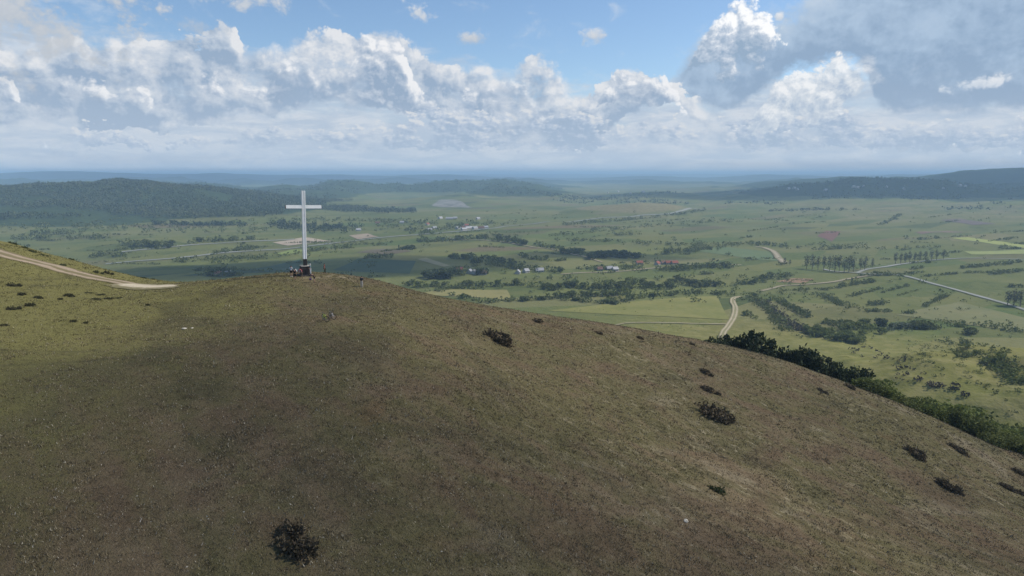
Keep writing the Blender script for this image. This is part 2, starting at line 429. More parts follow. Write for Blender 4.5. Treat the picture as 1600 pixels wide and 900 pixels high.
def new_mat(name):
    m = bpy.data.materials.new(name); m.use_nodes = True
    nt = m.node_tree; nt.nodes.clear()
    out = nt.nodes.new('ShaderNodeOutputMaterial')
    b = nt.nodes.new('ShaderNodeBsdfPrincipled')
    nt.links.new(b.outputs[0], out.inputs['Surface'])
    b.inputs['Roughness'].default_value = 0.9
    b.inputs['Specular IOR Level'].default_value = 0.2
    return m, nt, b

def set_col(nt, b, c):
    if isinstance(c, S): nt.links.new(c.s, b.inputs['Base Color'])
    else: b.inputs['Base Color'].default_value = (c[0], c[1], c[2], 1)

def bump(nt, b, h, strength, dist):
    n = nt.nodes.new('ShaderNodeBump'); n.inputs['Strength'].default_value = strength; n.inputs['Distance'].default_value = dist
    nt.links.new(h.s, n.inputs['Height']); nt.links.new(n.outputs[0], b.inputs['Normal'])

def position(nt):
    g = nt.nodes.new('ShaderNodeNewGeometry')
    return S(nt, g.outputs['Position'])

def scaled(nt, vec, s, add=(0, 0, 0)):
    n = nt.nodes.new('ShaderNodeVectorMath'); n.operation = 'MULTIPLY_ADD'
    nt.links.new(vec.s, n.inputs[0]); n.inputs[1].default_value = s; n.inputs[2].default_value = add
    return S(nt, n.outputs[0])

def xyz(nt, vec):
    n = nt.nodes.new('ShaderNodeSeparateXYZ'); nt.links.new(vec.s, n.inputs[0])
    return [S(nt, o) for o in n.outputs]

def attribute(nt, name):
    n = nt.nodes.new('ShaderNodeAttribute'); n.attribute_name = name
    return S(nt, n.outputs['Fac'])

def island(nt):
    g = nt.nodes.new('ShaderNodeNewGeometry')
    return S(nt, g.outputs['Random Per Island'])

def obj_random(nt):
    return S(nt, nt.nodes.new('ShaderNodeObjectInfo').outputs['Random'])

def ramp(nt, val, stops):
    n = nt.nodes.new('ShaderNodeValToRGB'); nt.links.new(val.s, n.inputs[0])
    e = n.color_ramp.elements
    e[0].position, e[0].color = stops[0][0], (*stops[0][1], 1)
    e[1].position, e[1].color = stops[-1][0], (*stops[-1][1], 1)
    for p, c in stops[1:-1]:
        k = e.new(p); k.color = (*c, 1)
    return S(nt, n.outputs[0])

def plain(name, c, rough=0.8, spec=0.25, metal=0.0, var=0.15, scale=6.0):
    m, nt, b = new_mat(name)
    tcn = nt.nodes.new('ShaderNodeTexCoord')
    n = noise(nt, S(nt, tcn.outputs['Object']), scale, 4, 0.6)
    set_col(nt, b, mixc(nt, smooth(nt, n, 0.3, 0.7), tuple(x * (1 - var) for x in c), tuple(min(1, x * (1 + var)) for x in c)))
    b.inputs['Roughness'].default_value = rough; b.inputs['Specular IOR Level'].default_value = spec; b.inputs['Metallic'].default_value = metal
    return m

def leaf_mat(name, dark, light, transl=0.25, per_object=0.5):
    m, nt, b = new_mat(name)
    f = island(nt) * (1 - per_object) + obj_random(nt) * per_object
    c = mixc(nt, f, dark, light)
    set_col(nt, b, c)
    tr = nt.nodes.new('ShaderNodeBsdfTranslucent'); nt.links.new(c.s, tr.inputs[0])
    mx = nt.nodes.new('ShaderNodeMixShader'); mx.inputs[0].default_value = transl
    nt.links.new(b.outputs[0], mx.inputs[1]); nt.links.new(tr.outputs[0], mx.inputs[2])
    nt.links.new(mx.outputs[0], [n for n in nt.nodes if n.type == 'OUTPUT_MATERIAL'][0].inputs['Surface'])
    return m

# ------------------------------------------------------------------ the hill
def hill_material():
    m, nt, b = new_mat('dry_hill_grass')
    p = position(nt)
    x, y, z = xyz(nt, p)
    big = noise(nt, p, 0.022, 4, 0.6, 0.6)
    mid = noise(nt, p, 0.11, 5, 0.65, 0.8)
    fine = noise(nt, p, 0.9, 6, 0.7)
    grain = noise(nt, p, 5.5, 4, 0.75)
    # terracettes: bands that follow the contours of the steep right flank
    tv = combine(nt, x * 0.75 + y * 0.66 + mid * 5.0, (x * 0.66 - y * 0.75) * 0.13, 0.0)
    terr = noise(nt, tv, 0.45, 6, 0.68)
    fleck = smooth(nt, noise(nt, scaled(nt, tv, (1.0, 2.2, 1.0), (5, 3, 1)), 1.9, 3, 0.6), 0.58, 0.70)
    green_side = smooth(nt, x + (mid - 0.5) * 60 + (big - 0.5) * 60, -26, -60)
    g = smooth(nt, big * 0.45 + mid * 0.55 + (terr - 0.5) * 0.45 + green_side * 0.25 + 0.03, 0.42, 0.60)
    brown = mixc(nt, smooth(nt, mid, 0.35, 0.68), (0.130, 0.094, 0.058), (0.205, 0.160, 0.096))
    green = mixc(nt, green_side, (0.118, 0.104, 0.050), (0.178, 0.164, 0.060))
    c = mixc(nt, g, brown, green)
    rust = smooth(nt, noise(nt, p, 0.06, 4, 0.6, 1.0), 0.60, 0.74)
    c = mixc(nt, rust * 0.5 * smooth(nt, x, -70, -10), c, (0.145, 0.088, 0.050))
    dim = smooth(nt, noise(nt, p, 0.045, 5, 0.65, 1.2), 0.50, 0.64)
    c = mixc(nt, dim * 0.6, c, (0.072, 0.066, 0.036))
    pale = smooth(nt, noise(nt, p, 0.05, 5, 0.7, 1.5, ), 0.53, 0.66) * smooth(nt, x, -25, 15)
    c = mixc(nt, pale * 0.5, c, (0.25, 0.21, 0.145))
    # pale dead grass in streaks and patches
    straw = smooth(nt, terr * 0.55 + fine * 0.45, 0.53, 0.68) * smooth(nt, x, -30, 20)
    c = mixc(nt, straw * 0.75, c, (0.30, 0.25, 0.165))
    c = mixc(nt, fleck * smooth(nt, x, -15, 25) * smooth(nt, mid, 0.4, 0.6) * 0.6, c, (0.38, 0.33, 0.23))
    dk = smooth(nt, fine * 0.6 + grain * 0.4, 0.50, 0.34)
    c = mixc(nt, dk * 0.65, c, (0.036, 0.031, 0.019))
    lt = smooth(nt, grain * 0.7 + fine * 0.3, 0.55, 0.72)
    c = mixc(nt, lt * 0.6, c, (0.33, 0.275, 0.17))
    # tiny white flower heads and stones
    fl = smooth(nt, voronoi(nt, p, 1.3, out='Distance'), 0.085, 0.05) * smooth(nt, noise(nt, p, 0.07, 3, 0.6), 0.50, 0.60)
    c = mixc(nt, fl * 0.8, c, (0.50, 0.47, 0.40))
    bare = smooth(nt, attribute(nt, 'bare') + (fine - 0.5) * 0.9, 0.40, 0.75)
    c = mixc(nt, bare, c, (0.36, 0.30, 0.21))
    set_col(nt, b, c)
    b.inputs['Roughness'].default_value = 1.0; b.inputs['Specular IOR Level'].default_value = 0.05
    bump(nt, b, fine * 0.5 + grain * 0.5, 1.0, 0.5)
    return m

def poly_dist(x, y, pts):
    """distance of points to a polyline in the ground plane"""
    best = np.full(np.shape(x), 1e9)
    for (ax, ay), (bx, by) in zip(pts[:-1], pts[1:]):
        vx, vy = bx - ax, by - ay
        t = np.clip(((x - ax) * vx + (y - ay) * vy) / (vx * vx + vy * vy + 1e-9), 0, 1)
        best = np.minimum(best, np.hypot(x - ax - t * vx, y - ay - t * vy))
    return best

def hits(pts, zf=ground_z):
    return [h for h in (hit(u, v, zf) for u, v in pts) if h is not None]

gx, gy = np.meshgrid(np.arange(-262, 262.5, 1.0), np.arange(-90, 322.5, 1.0))
gz = hill_z(gx, gy)
ny, nx = gx.shape
idx = np.arange(nx * ny).reshape(ny, nx)
quads = np.stack([idx[:-1, :-1], idx[:-1, 1:], idx[1:, 1:], idx[1:, :-1]], -1).reshape(-1, 4)
hill_me = np_mesh('hill', np.stack([gx, gy, gz], -1).reshape(-1, 3), quads, [hill_material()])
bare = np.zeros(gx.shape)
for blob in ((245, 446, 4.0), (225, 445, 3.5), (1072, 817, 0.5), (285, 515, 1.2), (296, 513, 1.0), (530, 433, 4.5), (548, 433, 4.0), (490, 434, 4.0)):
    h = hit(blob[0], blob[1], hill_z)
    if h: bare = np.maximum(bare, (0.75 if blob[1] in (446, 445) else 0.5) * np.exp(-((gx - h.x) ** 2 + (gy - h.y) ** 2) / (2 * blob[2] ** 2)))
attr(hill_me, 'bare', bare)
hill = link(bpy.data.objects.new('hill', hill_me)); tag(hill, kind='structure', label='broad dry grassy hill carrying the white cross')

# ------------------------------------------------------------------ the valley and the ranges beyond, one sheet to the horizon
def valley_material():
    m, nt, b = new_mat('valley_ground')
    p = position(nt)
    x, y, z = xyz(nt, p)
    big = noise(nt, p, 0.0016, 4, 0.6, 0.5)
    mid = noise(nt, p, 0.010, 5, 0.65, 0.6)
    fine = noise(nt, p, 0.09, 5, 0.7)
    # strip fields: long parcels, each with its own crop
    q = combine(nt, (x * 0.86 + y * 0.5) * 0.0062 + mid * 0.10, (y * 0.86 - x * 0.5) * 0.0165 + mid * 0.14, 0.0)
    cell = voronoi(nt, q, 1.0, out='Color', rnd=0.85, dim='2D')
    cx = xyz(nt, cell)
    parcel = ramp(nt, cx[0], [(0.0, (0.078, 0.090, 0.032)), (0.2, (0.110, 0.126, 0.040)), (0.4, (0.160, 0.148, 0.056)), (0.55, (0.088, 0.112, 0.036)), (0.7, (0.190, 0.160, 0.075)), (0.85, (0.130, 0.138, 0.046)), (0.95, (0.155, 0.112, 0.068)), (1.0, (0.064, 0.082, 0.030))])
    pasture = mixc(nt, smooth(nt, big * 0.5 + mid * 0.5, 0.38, 0.62), (0.100, 0.112, 0.036), (0.165, 0.148, 0.056))
    c = mixc(nt, smooth(nt, cx[1], 0.3, 0.8) * 0.7, parcel, pasture)
    c = mixc(nt, smooth(nt, fine, 0.54, 0.72) * 0.5, c, (0.20, 0.17, 0.09))
    c = mixc(nt, smooth(nt, fine * 0.5 + mid * 0.5, 0.46, 0.34) * 0.55, c, (0.050, 0.064, 0.026))
    c = mixc(nt, smooth(nt, attribute(nt, 'meadow') + (mid - 0.5) * 0.9, 0.25, 0.8) * 0.85, c, mixc(nt, smooth(nt, fine, 0.35, 0.66), (0.160, 0.146, 0.042), (0.240, 0.200, 0.076)))
    dry = smooth(nt, attribute(nt, 'dry') + (mid - 0.5) * 0.8 + (fine - 0.5) * 0.4, 0.3, 0.75)
    c = mixc(nt, dry * 0.85, c, mixc(nt, smooth(nt, fine, 0.35, 0.65), (0.165, 0.130, 0.066), (0.25, 0.20, 0.115)))
    wood = smooth(nt, attribute(nt, 'wood') + (mid - 0.5) * 0.9 + (big - 0.5) * 0.7, 0.36, 0.54)
    wc = mixc(nt, smooth(nt, fine * 0.6 + mid * 0.4, 0.36, 0.64), (0.024, 0.036, 0.016), (0.058, 0.078, 0.032))
    c = mixc(nt, wood, c, wc)
    c = mixc(nt, 1.0, c, (0.88, 0.96, 0.90), 'MULTIPLY')
    set_col(nt, b, c)
    b.inputs['Roughness'].default_value = 1.0; b.inputs['Specular IOR Level'].default_value = 0.05
    bump(nt, b, fine * 0.7 + mid * 0.3, 0.7, 3.0)
    return m

th = np.concatenate([np.radians(np.arange(-180, -66, 3.0)), np.radians(np.arange(-66, 66, 0.22)), np.radians(np.arange(66, 180, 3.0))])
rr = np.concatenate([[0.0, 60, 110, 150], 190 * 1.0115 ** np.arange(0, 452)])
rg, tg = np.meshgrid(rr, th, indexing='ij')
vx_, vy_ = rg * np.sin(tg), rg * np.cos(tg)
vz_ = valley_z(vx_, vy_)
nr, nth = rg.shape
idx = np.arange(nr * nth).reshape(nr, nth)
nxt = np.roll(idx, -1, axis=1)
quads = np.stack([idx[:-1], idx[1:], nxt[1:], nxt[:-1]], -1).reshape(-1, 4)
valley_me = np_mesh('valley', np.stack([vx_, vy_, vz_], -1).reshape(-1, 3), quads[:, ::-1], [valley_material()])
def cover(x, y):
    """share of wood and of dry grass"""
    wood = np.zeros(np.shape(x)); dry = np.zeros(np.shape(x))
    rise = [range_z(k, x, y) for k in range(len(RANGES))]
    wood = np.maximum(wood, sstep((rise[0] - 6) / 14))
    for k, w in ((1, 0.9), (2, 0.9), (3, 0.9), (4, 0.8), (5, 0.9), (6, 0.45), (7, 0.75), (8, 0.8)):
        wood = np.maximum(wood, w * sstep((rise[k] - 8) / 30))
    dry = np.maximum(dry, sstep((rise[9] - 4) / 12) * 0.9)
    wood = wood * (1 - sstep((rise[9] - 4) / 12) * (np.hypot(x, y) < 3000))
    dry = np.maximum(dry, 0.42 * np.exp(-((x - 215) / 105) ** 2 - ((y - 320) / 95) ** 2))
    dry = np.maximum(dry, 0.48 * sstep((np.hypot(x, y) - 1700) / 700) * sstep((np.arctan2(x, y) - 0.15) / 0.3) * (rise[7] < 12))
    return wood, dry
w_, d_ = cover(vx_, vy_)
attr(valley_me, 'wood', w_); attr(valley_me, 'dry', d_)
attr(valley_me, 'meadow', np.exp(-((vx_ - 190) / 190) ** 2 - ((vy_ - 430) / 230) ** 2))
valley = link(bpy.data.objects.new('valley', valley_me)); tag(valley, kind='structure', label='wide green farming valley with hills to the horizon')

# ------------------------------------------------------------------ roads, tracks and fields laid on the ground
def lift(x, y): return 0.05 if math.hypot(x, y) < 260 else 0.30 + 0.0005 * math.hypot(x, y)

def smooth_line(pts, step):
    """Catmull-Rom through ground points, resampled"""
    P = np.array([(p[0], p[1]) for p in pts], float)
    P = np.vstack([2 * P[0] - P[1], P, 2 * P[-1] - P[-2]])
    out = []
    for i in range(1, len(P) - 2):
        a, b_, c, d = P[i - 1], P[i], P[i + 1], P[i + 2]
        n = max(2, int(np.linalg.norm(c - b_) / step))
        for t in np.arange(n) / n:
            out.append(0.5 * (2 * b_ + (c - a) * t + (2 * a - 5 * b_ + 4 * c - d) * t * t + (3 * b_ - a - 3 * c + d) * t ** 3))
    out.append(P[-2])
    return np.array(out)

def strip(name, pix, width, mat, step, label, zf=ground_z, across=6):
    pts = hits(pix, zf)
    if len(pts) < 2: return None
    L = smooth_line(pts, step)
    tan = np.gradient(L, axis=0); tan /= np.linalg.norm(tan, axis=1)[:, None] + 1e-9
    nor = np.stack([-tan[:, 1], tan[:, 0]], 1)
    s = np.linspace(-0.5, 0.5, across)
    wv = width * (1 + 0.12 * fbm(L[:, 0], L[:, 1], width * 4, 2, 3))
    X = L[:, None, 0] + nor[:, None, 0] * s[None] * wv[:, None]
    Y = L[:, None, 1] + nor[:, None, 1] * s[None] * wv[:, None]
    Z = zf(X, Y) + np.vectorize(lift)(X, Y)
    n, k = X.shape
    i = np.arange(n * k).reshape(n, k)
    q = np.stack([i[:-1, :-1], i[:-1, 1:], i[1:, 1:], i[1:, :-1]], -1).reshape(-1, 4)[:, ::-1]
    me = np_mesh(name, np.stack([X, Y, Z], -1).reshape(-1, 3), q, [mat])
    attr(me, 'across', np.repeat(s[None], n, 0)); 
    o = link(bpy.data.objects.new(name, me)); tag(o, label=label, kind='structure')
    return o

def track_material(name, soil, grass, ruts=True, scale=0.8):
    m, nt, b = new_mat(name)
    p = position(nt); a = attribute(nt, 'across')
    f = noise(nt, p, scale, 5, 0.7); g = noise(nt, p, scale * 0.2, 3, 0.6)
    d = (a.op('ABSOLUTE') - 0.26).op('ABSOLUTE') if ruts else a.op('ABSOLUTE') * 0.5
    worn = smooth(nt, d + (f - 0.5) * 0.30 + (g - 0.5) * 0.26, 0.17, 0.05)
    c = mixc(nt, worn, grass, mixc(nt, smooth(nt, f, 0.3, 0.7), tuple(k * 0.78 for k in soil), soil))
    set_col(nt, b, c); b.inputs['Roughness'].default_value = 1.0
    bump(nt, b, f, 0.5, 0.1)
    return m
M_TRACK = track_material('hill_track_soil', (0.33, 0.26, 0.185), (0.145, 0.120, 0.062))
M_PALE = track_material('limestone_rubble', (0.50, 0.43, 0.31), (0.16, 0.14, 0.07), ruts=False)
M_TRACK2 = track_material('valley_track_soil', (0.40, 0.34, 0.23), (0.20, 0.18, 0.09), scale=0.3)
M_DIRT = track_material('dirt_road_soil', (0.34, 0.29, 0.20), (0.20, 0.17, 0.10), ruts=False, scale=0.15)
M_ROAD = track_material('pale_asphalt', (0.30, 0.30, 0.29), (0.17, 0.18, 0.13), ruts=False, scale=0.1)

HILL_PATH = [(-60, 380), (0, 396), (60, 411), (110, 425), (160, 436), (200, 443), (235, 447), (258, 447)]
strip('hill_path', HILL_PATH, 4.6, M_TRACK, 0.8, 'pale two-rutted dirt path running along the left shoulder', hill_z, 9)
strip('path_end', [(196, 443.6), (215, 446), (238, 448), (258, 447.6), (274, 446)], 6.5, M_PALE, 0.8, 'pale stony patch where the path ends in the saddle', lambda x, y: hill_z(x, y) + 0.03, 9)
strip('main_road', [(165, 413), (205, 409), (300, 401), (400, 392), (490, 384), (560, 376), (640, 368), (700, 363), (760, 358), (800, 353), (860, 347), (930, 342), (1000, 337), (1060, 331), (1100, 327)], 13, M_ROAD, 14, 'long pale main road crossing the valley floor', valley_z)
strip('side_road', [(160, 397), (200, 393), (240, 389), (300, 383), (350, 380), (400, 377), (460, 374)], 9, M_ROAD, 14, 'narrow road behind the main road at the valley left', valley_z)
strip('valley_road', [(1640, 496), (1600, 484), (1561, 472), (1489, 452), (1431, 436), (1402, 430), (1370, 429), (1339, 427), (1300, 424), (1287, 421)], 6.5, M_ROAD, 8, 'pale country road curving past the hedged fields', valley_z)
strip('tree_lined_road', [(1339, 427), (1356, 421), (1391, 416), (1425, 411), (1471, 406), (1518, 404), (1600, 406), (1660, 407)], 7, M_ROAD, 10, 'road beside the rows of tall thin trees', valley_z)
strip('field_road', [(1366, 430), (1327, 436), (1301, 441), (1258, 445), (1223, 447), (1207, 451), (1190, 455)], 5, M_DIRT, 6, 'dirt road from the curve towards the winding track', valley_z)
strip('winding_track', [(1158, 464), (1147, 466), (1145, 472), (1149, 482), (1146, 497), (1138, 510), (1131, 519), (1128, 530), (1128, 540)], 6.2, M_TRACK2, 3, 'pale two-rutted track winding down to the foot of the hill', valley_z, 11)
strip('field_track', [(955, 511), (965, 508), (984, 505), (1040, 505), (1100, 506.5), (1137, 507)], 2.6, M_TRACK2, 4, 'faint straight track across the green terrace', valley_z)
strip('tan_road', [(1180, 386), (1192, 387), (1204, 391), (1213, 398), (1220, 406), (1226, 412)], 11, M_DIRT, 10, 'wide tan dirt road bending over a rise', valley_z)
strip('village_road', [(877, 429), (903, 427), (961, 425), (1004, 421), (1028, 419), (1080, 414), (1158, 414)], 6, M_DIRT, 8, 'pale road through the hamlet with red roofs', valley_z)
strip('hedge_road', [(700, 372), (760, 376), (802, 381), (838, 387), (869, 391), (912, 401), (941, 410)], 6, M_DIRT, 10, 'pale lane following the hedgerow to the hamlet', valley_z)

def field(pix4, c1, c2, label, n=26, scale=0.03):
    P = hits(pix4, valley_z)
    if len(P) < 4: return
    A = [np.array((p.x, p.y)) for p in P]
    s, t = np.meshgrid(np.linspace(0, 1, n), np.linspace(0, 1, n))
    X, Y = [(A[0][k] * (1 - s) + A[1][k] * s) * (1 - t) + (A[3][k] * (1 - s) + A[2][k] * s) * t for k in (0, 1)]
    Z = valley_z(X, Y) + 0.5 * np.vectorize(lift)(X, Y)
    i = np.arange(n * n).reshape(n, n)
    q = np.stack([i[:-1, :-1], i[:-1, 1:], i[1:, 1:], i[1:, :-1]], -1).reshape(-1, 4)
    m, nt, b = new_mat('field_soil')
    p = position(nt)
    f = noise(nt, p, scale, 5, 0.65, 0.5)
    f2 = noise(nt, p, scale * 6, 4, 0.7)
    set_col(nt, b, mixc(nt, smooth(nt, f * 0.6 + f2 * 0.4, 0.36, 0.64), c1, c2)); b.inputs['Roughness'].default_value = 1.0
    me = np_mesh('field', np.stack([X, Y, Z], -1).reshape(-1, 3), q, [m])
    if me.polygons[0].normal.z < 0: me.flip_normals()
    tag(link(bpy.data.objects.new('field', me)), label=label, kind='structure')

field([(1277, 369), (1291, 361), (1314, 362), (1300, 378)], (0.115, 0.056, 0.042), (0.15, 0.072, 0.052), 'red ploughed field out on the plain')
field([(1485, 372), (1512, 371), (1640, 388), (1640, 393)], (0.22, 0.25, 0.06), (0.27, 0.29, 0.08), 'long yellow-green crop strip')
field([(1506, 393), (1640, 390), (1640, 397), (1518, 398)], (0.20, 0.23, 0.07), (0.25, 0.27, 0.09), 'second yellow-green crop strip')
field([(426, 379), (478, 371), (522, 377), (450, 384)], (0.27, 0.215, 0.155), (0.36, 0.30, 0.23), 'bare tan ground beside the main road')
field([(545, 368), (575, 365), (592, 370), (560, 374)], (0.24, 0.185, 0.13), (0.31, 0.25, 0.18), 'small bare tan plot')
field([(556, 395), (600, 389), (644, 393), (604, 399)], (0.085, 0.07, 0.045), (0.12, 0.10, 0.062), 'brown ploughed field')
field([(640, 460), (700, 452), (792, 453), (800, 470)], (0.17, 0.158, 0.050), (0.22, 0.195, 0.075), 'pale mown meadow at the foot of the hill')
field([(856, 486), (960, 474), (1120, 463), (1140, 500)], (0.135, 0.142, 0.034), (0.190, 0.178, 0.052), 'sunny green terrace meadow')
field([(1212, 440), (1240, 435), (1272, 436), (1256, 443)], (0.20, 0.125, 0.075), (0.26, 0.17, 0.10), 'reddish bare plot among green fields')
field([(1470, 344), (1500, 342), (1556, 350), (1520, 352)], (0.10, 0.075, 0.068), (0.14, 0.105, 0.09), 'dark purple-brown field on the far plain')
field([(1430, 363), (1480, 361), (1510, 363), (1440, 366)], (0.13, 0.085, 0.06), (0.17, 0.11, 0.08), 'narrow brown field on the far plain')
field([(1086, 392), (1130, 386), (1204, 394), (1216, 408)], (0.075, 0.115, 0.045), (0.11, 0.14, 0.055), 'rounded green crop field beside the tan road')
field([(1400, 492), (1500, 472), (1640, 505), (1600, 520)], (0.115, 0.125, 0.046), (0.155, 0.150, 0.062), 'dry stubble field below the country road')
field([(430, 397), (462, 390), (478, 392), (446, 399)], (0.15, 0.19, 0.045), (0.19, 0.22, 0.06), 'bright green plot beyond the cross')
field([(652, 405), (666, 403), (704, 415), (694, 417)], (0.20, 0.19, 0.10), (0.25, 0.23, 0.13), 'thin straw-coloured strip in a dark field')
field([(520, 422), (560, 404), (650, 408), (640, 428)], (0.036, 0.062, 0.030), (0.050, 0.078, 0.036), 'green crop field behind the hilltop, coloured darker for cloud shade')  # crop green with part of the cloud shadow put into its colour
field([(280, 432), (400, 420), (470, 405), (470, 424)], (0.036, 0.062, 0.030), (0.050, 0.078, 0.036), 'green crop field left of the cross, coloured darker for cloud shade')  # cloud shade partly painted into this crop's green too
field([(674, 322), (690, 312), (716, 314), (738, 325)], (0.10, 0.10, 0.075), (0.26, 0.245, 0.22), 'pale stony hillside in the distance')

# ------------------------------------------------------------------ vegetation
def rand_unit(n, r=rng):
    v = r.normal(size=(n, 3)); return v / np.linalg.norm(v, axis=1)[:, None]

def leaf_tris(centres, size, r=rng, flat=0.0):
    """one small bent leaf clump (two triangles) at each centre"""
    n = len(centres)
    a = rand_unit(n, r); b = rand_unit(n, r)
    if flat: a[:, 2] *= 1 - flat; b[:, 2] *= 1 - flat
    s = (np.broadcast_to(size, n) * r.uniform(0.6, 1.3, n))[:, None]
    v = np.stack([centres - a * s * 0.5, centres + b * s * 0.45, centres + a * s * 0.55, centres - b * s * 0.4], 1).reshape(-1, 3)
    i = np.arange(n)[:, None] * 4
    return v, np.concatenate([i + [0, 1, 2], i + [0, 2, 3]], 1).reshape(-1, 3)

def join(parts):
    V, F, o = [], [], 0
    for v, f in parts:
        V.append(v); F.append(f + o); o += len(v)
    return np.vstack(V), np.vstack(F)

def tube(p0, p1, r0, r1, n=6):
    p0, p1 = np.array(p0, float), np.array(p1, float)
    d = p1 - p0; d /= np.linalg.norm(d) + 1e-9
    a = np.cross(d, (0.3, 0.9, 0.1)); a /= np.linalg.norm(a); b = np.cross(d, a)
    t = np.arange(n) * 2 * math.pi / n
    ring = np.cos(t)[:, None] * a + np.sin(t)[:, None] * b
    v = np.vstack([p0 + ring * r0, p1 + ring * r1, [p1]])
    i = np.arange(n); j = (i + 1) % n
    f = np.vstack([np.stack([i, j, j + n], 1), np.stack([i, j + n, i + n], 1), np.stack([i + n, j + n, np.full(n, 2 * n)], 1)])
    return v, f

def crown_points(r, lobes, n, shell=0.55):
    """points spread through lumpy lobes (x, y, z, radius, squash), mostly near their surface"""
    w = np.array([l[3] ** 2 for l in lobes]); w = w / w.sum()
    k = r.choice(len(lobes), n, p=w)
    L = np.array(lobes)[k]
    rad = r.uniform(shell ** 3, 1.0, n) ** (1 / 3)
    rad *= 1 + r.normal(0, 0.10, n)
    return L[:, :3] + rand_unit(n, r) * (L[:, 3] * rad)[:, None] * np.stack([np.ones(n), np.ones(n), L[:, 4]], 1)

def tree_meshes(kind, seed, leaves, leaf, mats):
    """unit trees, one metre tall, as (trunk mesh, crown mesh)"""
    r = np.random.default_rng(seed)
    lobes, wood = [], []
    if kind == 'round':
        for _ in range(9):
            a, d = r.uniform(0, 2 * math.pi), r.uniform(0.05, 0.30)
            lobes.append((d * math.cos(a), d * math.sin(a), r.uniform(0.34, 0.78), r.uniform(0.15, 0.25), 0.85))
        lobes.append((0, 0, 0.62, 0.30, 1.0)); lobes.append((0.02, 0, 0.30, 0.26, 0.7))
        th_, top = 0.035, 0.6
    elif kind == 'conifer':
        for i in range(9):
            h = 0.2 + 0.085 * i; rad = 0.27 * (1.02 - h) + 0.05
            a = r.uniform(0, 2 * math.pi)
            lobes.append((0.07 * math.cos(a), 0.07 * math.sin(a), h, rad * r.uniform(0.85, 1.2), 0.55))
        lobes.append((0, 0, 0.16, 0.24, 0.5))
        th_, top = 0.03, 0.9
    elif kind == 'slender':
        for i in range(9):
            h = 0.3 + 0.075 * i; a = r.uniform(0, 2 * math.pi)
            lobes.append((0.06 * math.cos(a), 0.06 * math.sin(a), h, 0.085 + 0.07 * math.sin(math.pi * (h - 0.15) / 0.95) + r.uniform(-0.02, 0.02), 1.2))
        th_, top = 0.02, 0.85
    elif kind == 'low':
        for _ in range(8):
            a, d = r.uniform(0, 2 * math.pi), r.uniform(0.1, 0.55)
            lobes.append((d * math.cos(a), d * math.sin(a), r.uniform(0.2, 0.6), r.uniform(0.28, 0.42), 0.8))
        th_, top = 0.04, 0.4
    pts = crown_points(r, lobes, leaves)
    pts = pts[pts[:, 2] > 0.02]
    V, F = leaf_tris(pts, leaf, r)
    crown = np_mesh('crown', V, F, [mats[1]], False)
    wood.append(tube((0, 0, -0.04), (0.01, 0.0, top * 0.5), th_, th_ * 0.7)); wood.append(tube((0.01, 0, top * 0.5), (0, 0.01, top), th_ * 0.7, th_ * 0.25))
    for i in range(6):
        l = lobes[r.integers(len(lobes))]; h = r.uniform(0.25, 0.7) * top
        wood.append(tube((0, 0, h), (l[0] * 0.8, l[1] * 0.8, l[2]), th_ * 0.4, th_ * 0.1, 4))
    V, F = join(wood)
    return np_mesh('trunk', V, F, [mats[0]]), crown

M_BARK = plain('grey_brown_bark', (0.10, 0.075, 0.055), 0.95, 0.1, scale=3)
L_PINE = leaf_mat('pine_needles', (0.020, 0.032, 0.015), (0.050, 0.066, 0.028), 0.15)
L_FRESH = leaf_mat('fresh_leaves', (0.070, 0.098, 0.024), (0.165, 0.185, 0.050), 0.3)
L_HEDGE = leaf_mat('hedge_leaves', (0.042, 0.060, 0.019), (0.150, 0.165, 0.052), 0.25)
L_COPSE = leaf_mat('copse_leaves', (0.028, 0.042, 0.016), (0.078, 0.096, 0.034), 0.25)
L_PALE = leaf_mat('silvery_leaves', (0.085, 0.11, 0.06), (0.17, 0.19, 0.11), 0.3)
L_THIN = leaf_mat('young_poplar_leaves', (0.080, 0.090, 0.050), (0.140, 0.145, 0.085), 0.3)
L_BRUSH = leaf_mat('brown_brush', (0.045, 0.036, 0.028), (0.080, 0.066, 0.044), 0.15)
PROTO = {}
def proto(kind, mat, leaves, leaf, n):
    key = (kind, mat.name, leaves)
    if key not in PROTO:
        PROTO[key] = [tree_meshes(kind, 100 + 17 * i + len(PROTO) * 7, leaves, leaf, (M_BARK, mat)) for i in range(n)]
    return PROTO[key]

def plant(name, x, y, z, height, width, meshes, label, cat, group):
    """one tree or shrub with its trunk and crown"""
    o = empty(name, (x, y, z), random.uniform(0, 6.28))
    o.scale = (width, width, height)
    tag(o, label, cat, group)
    link(bpy.data.objects.new('trunk', meshes[0]), o); link(bpy.data.objects.new('crown', meshes[1]), o)
    return o

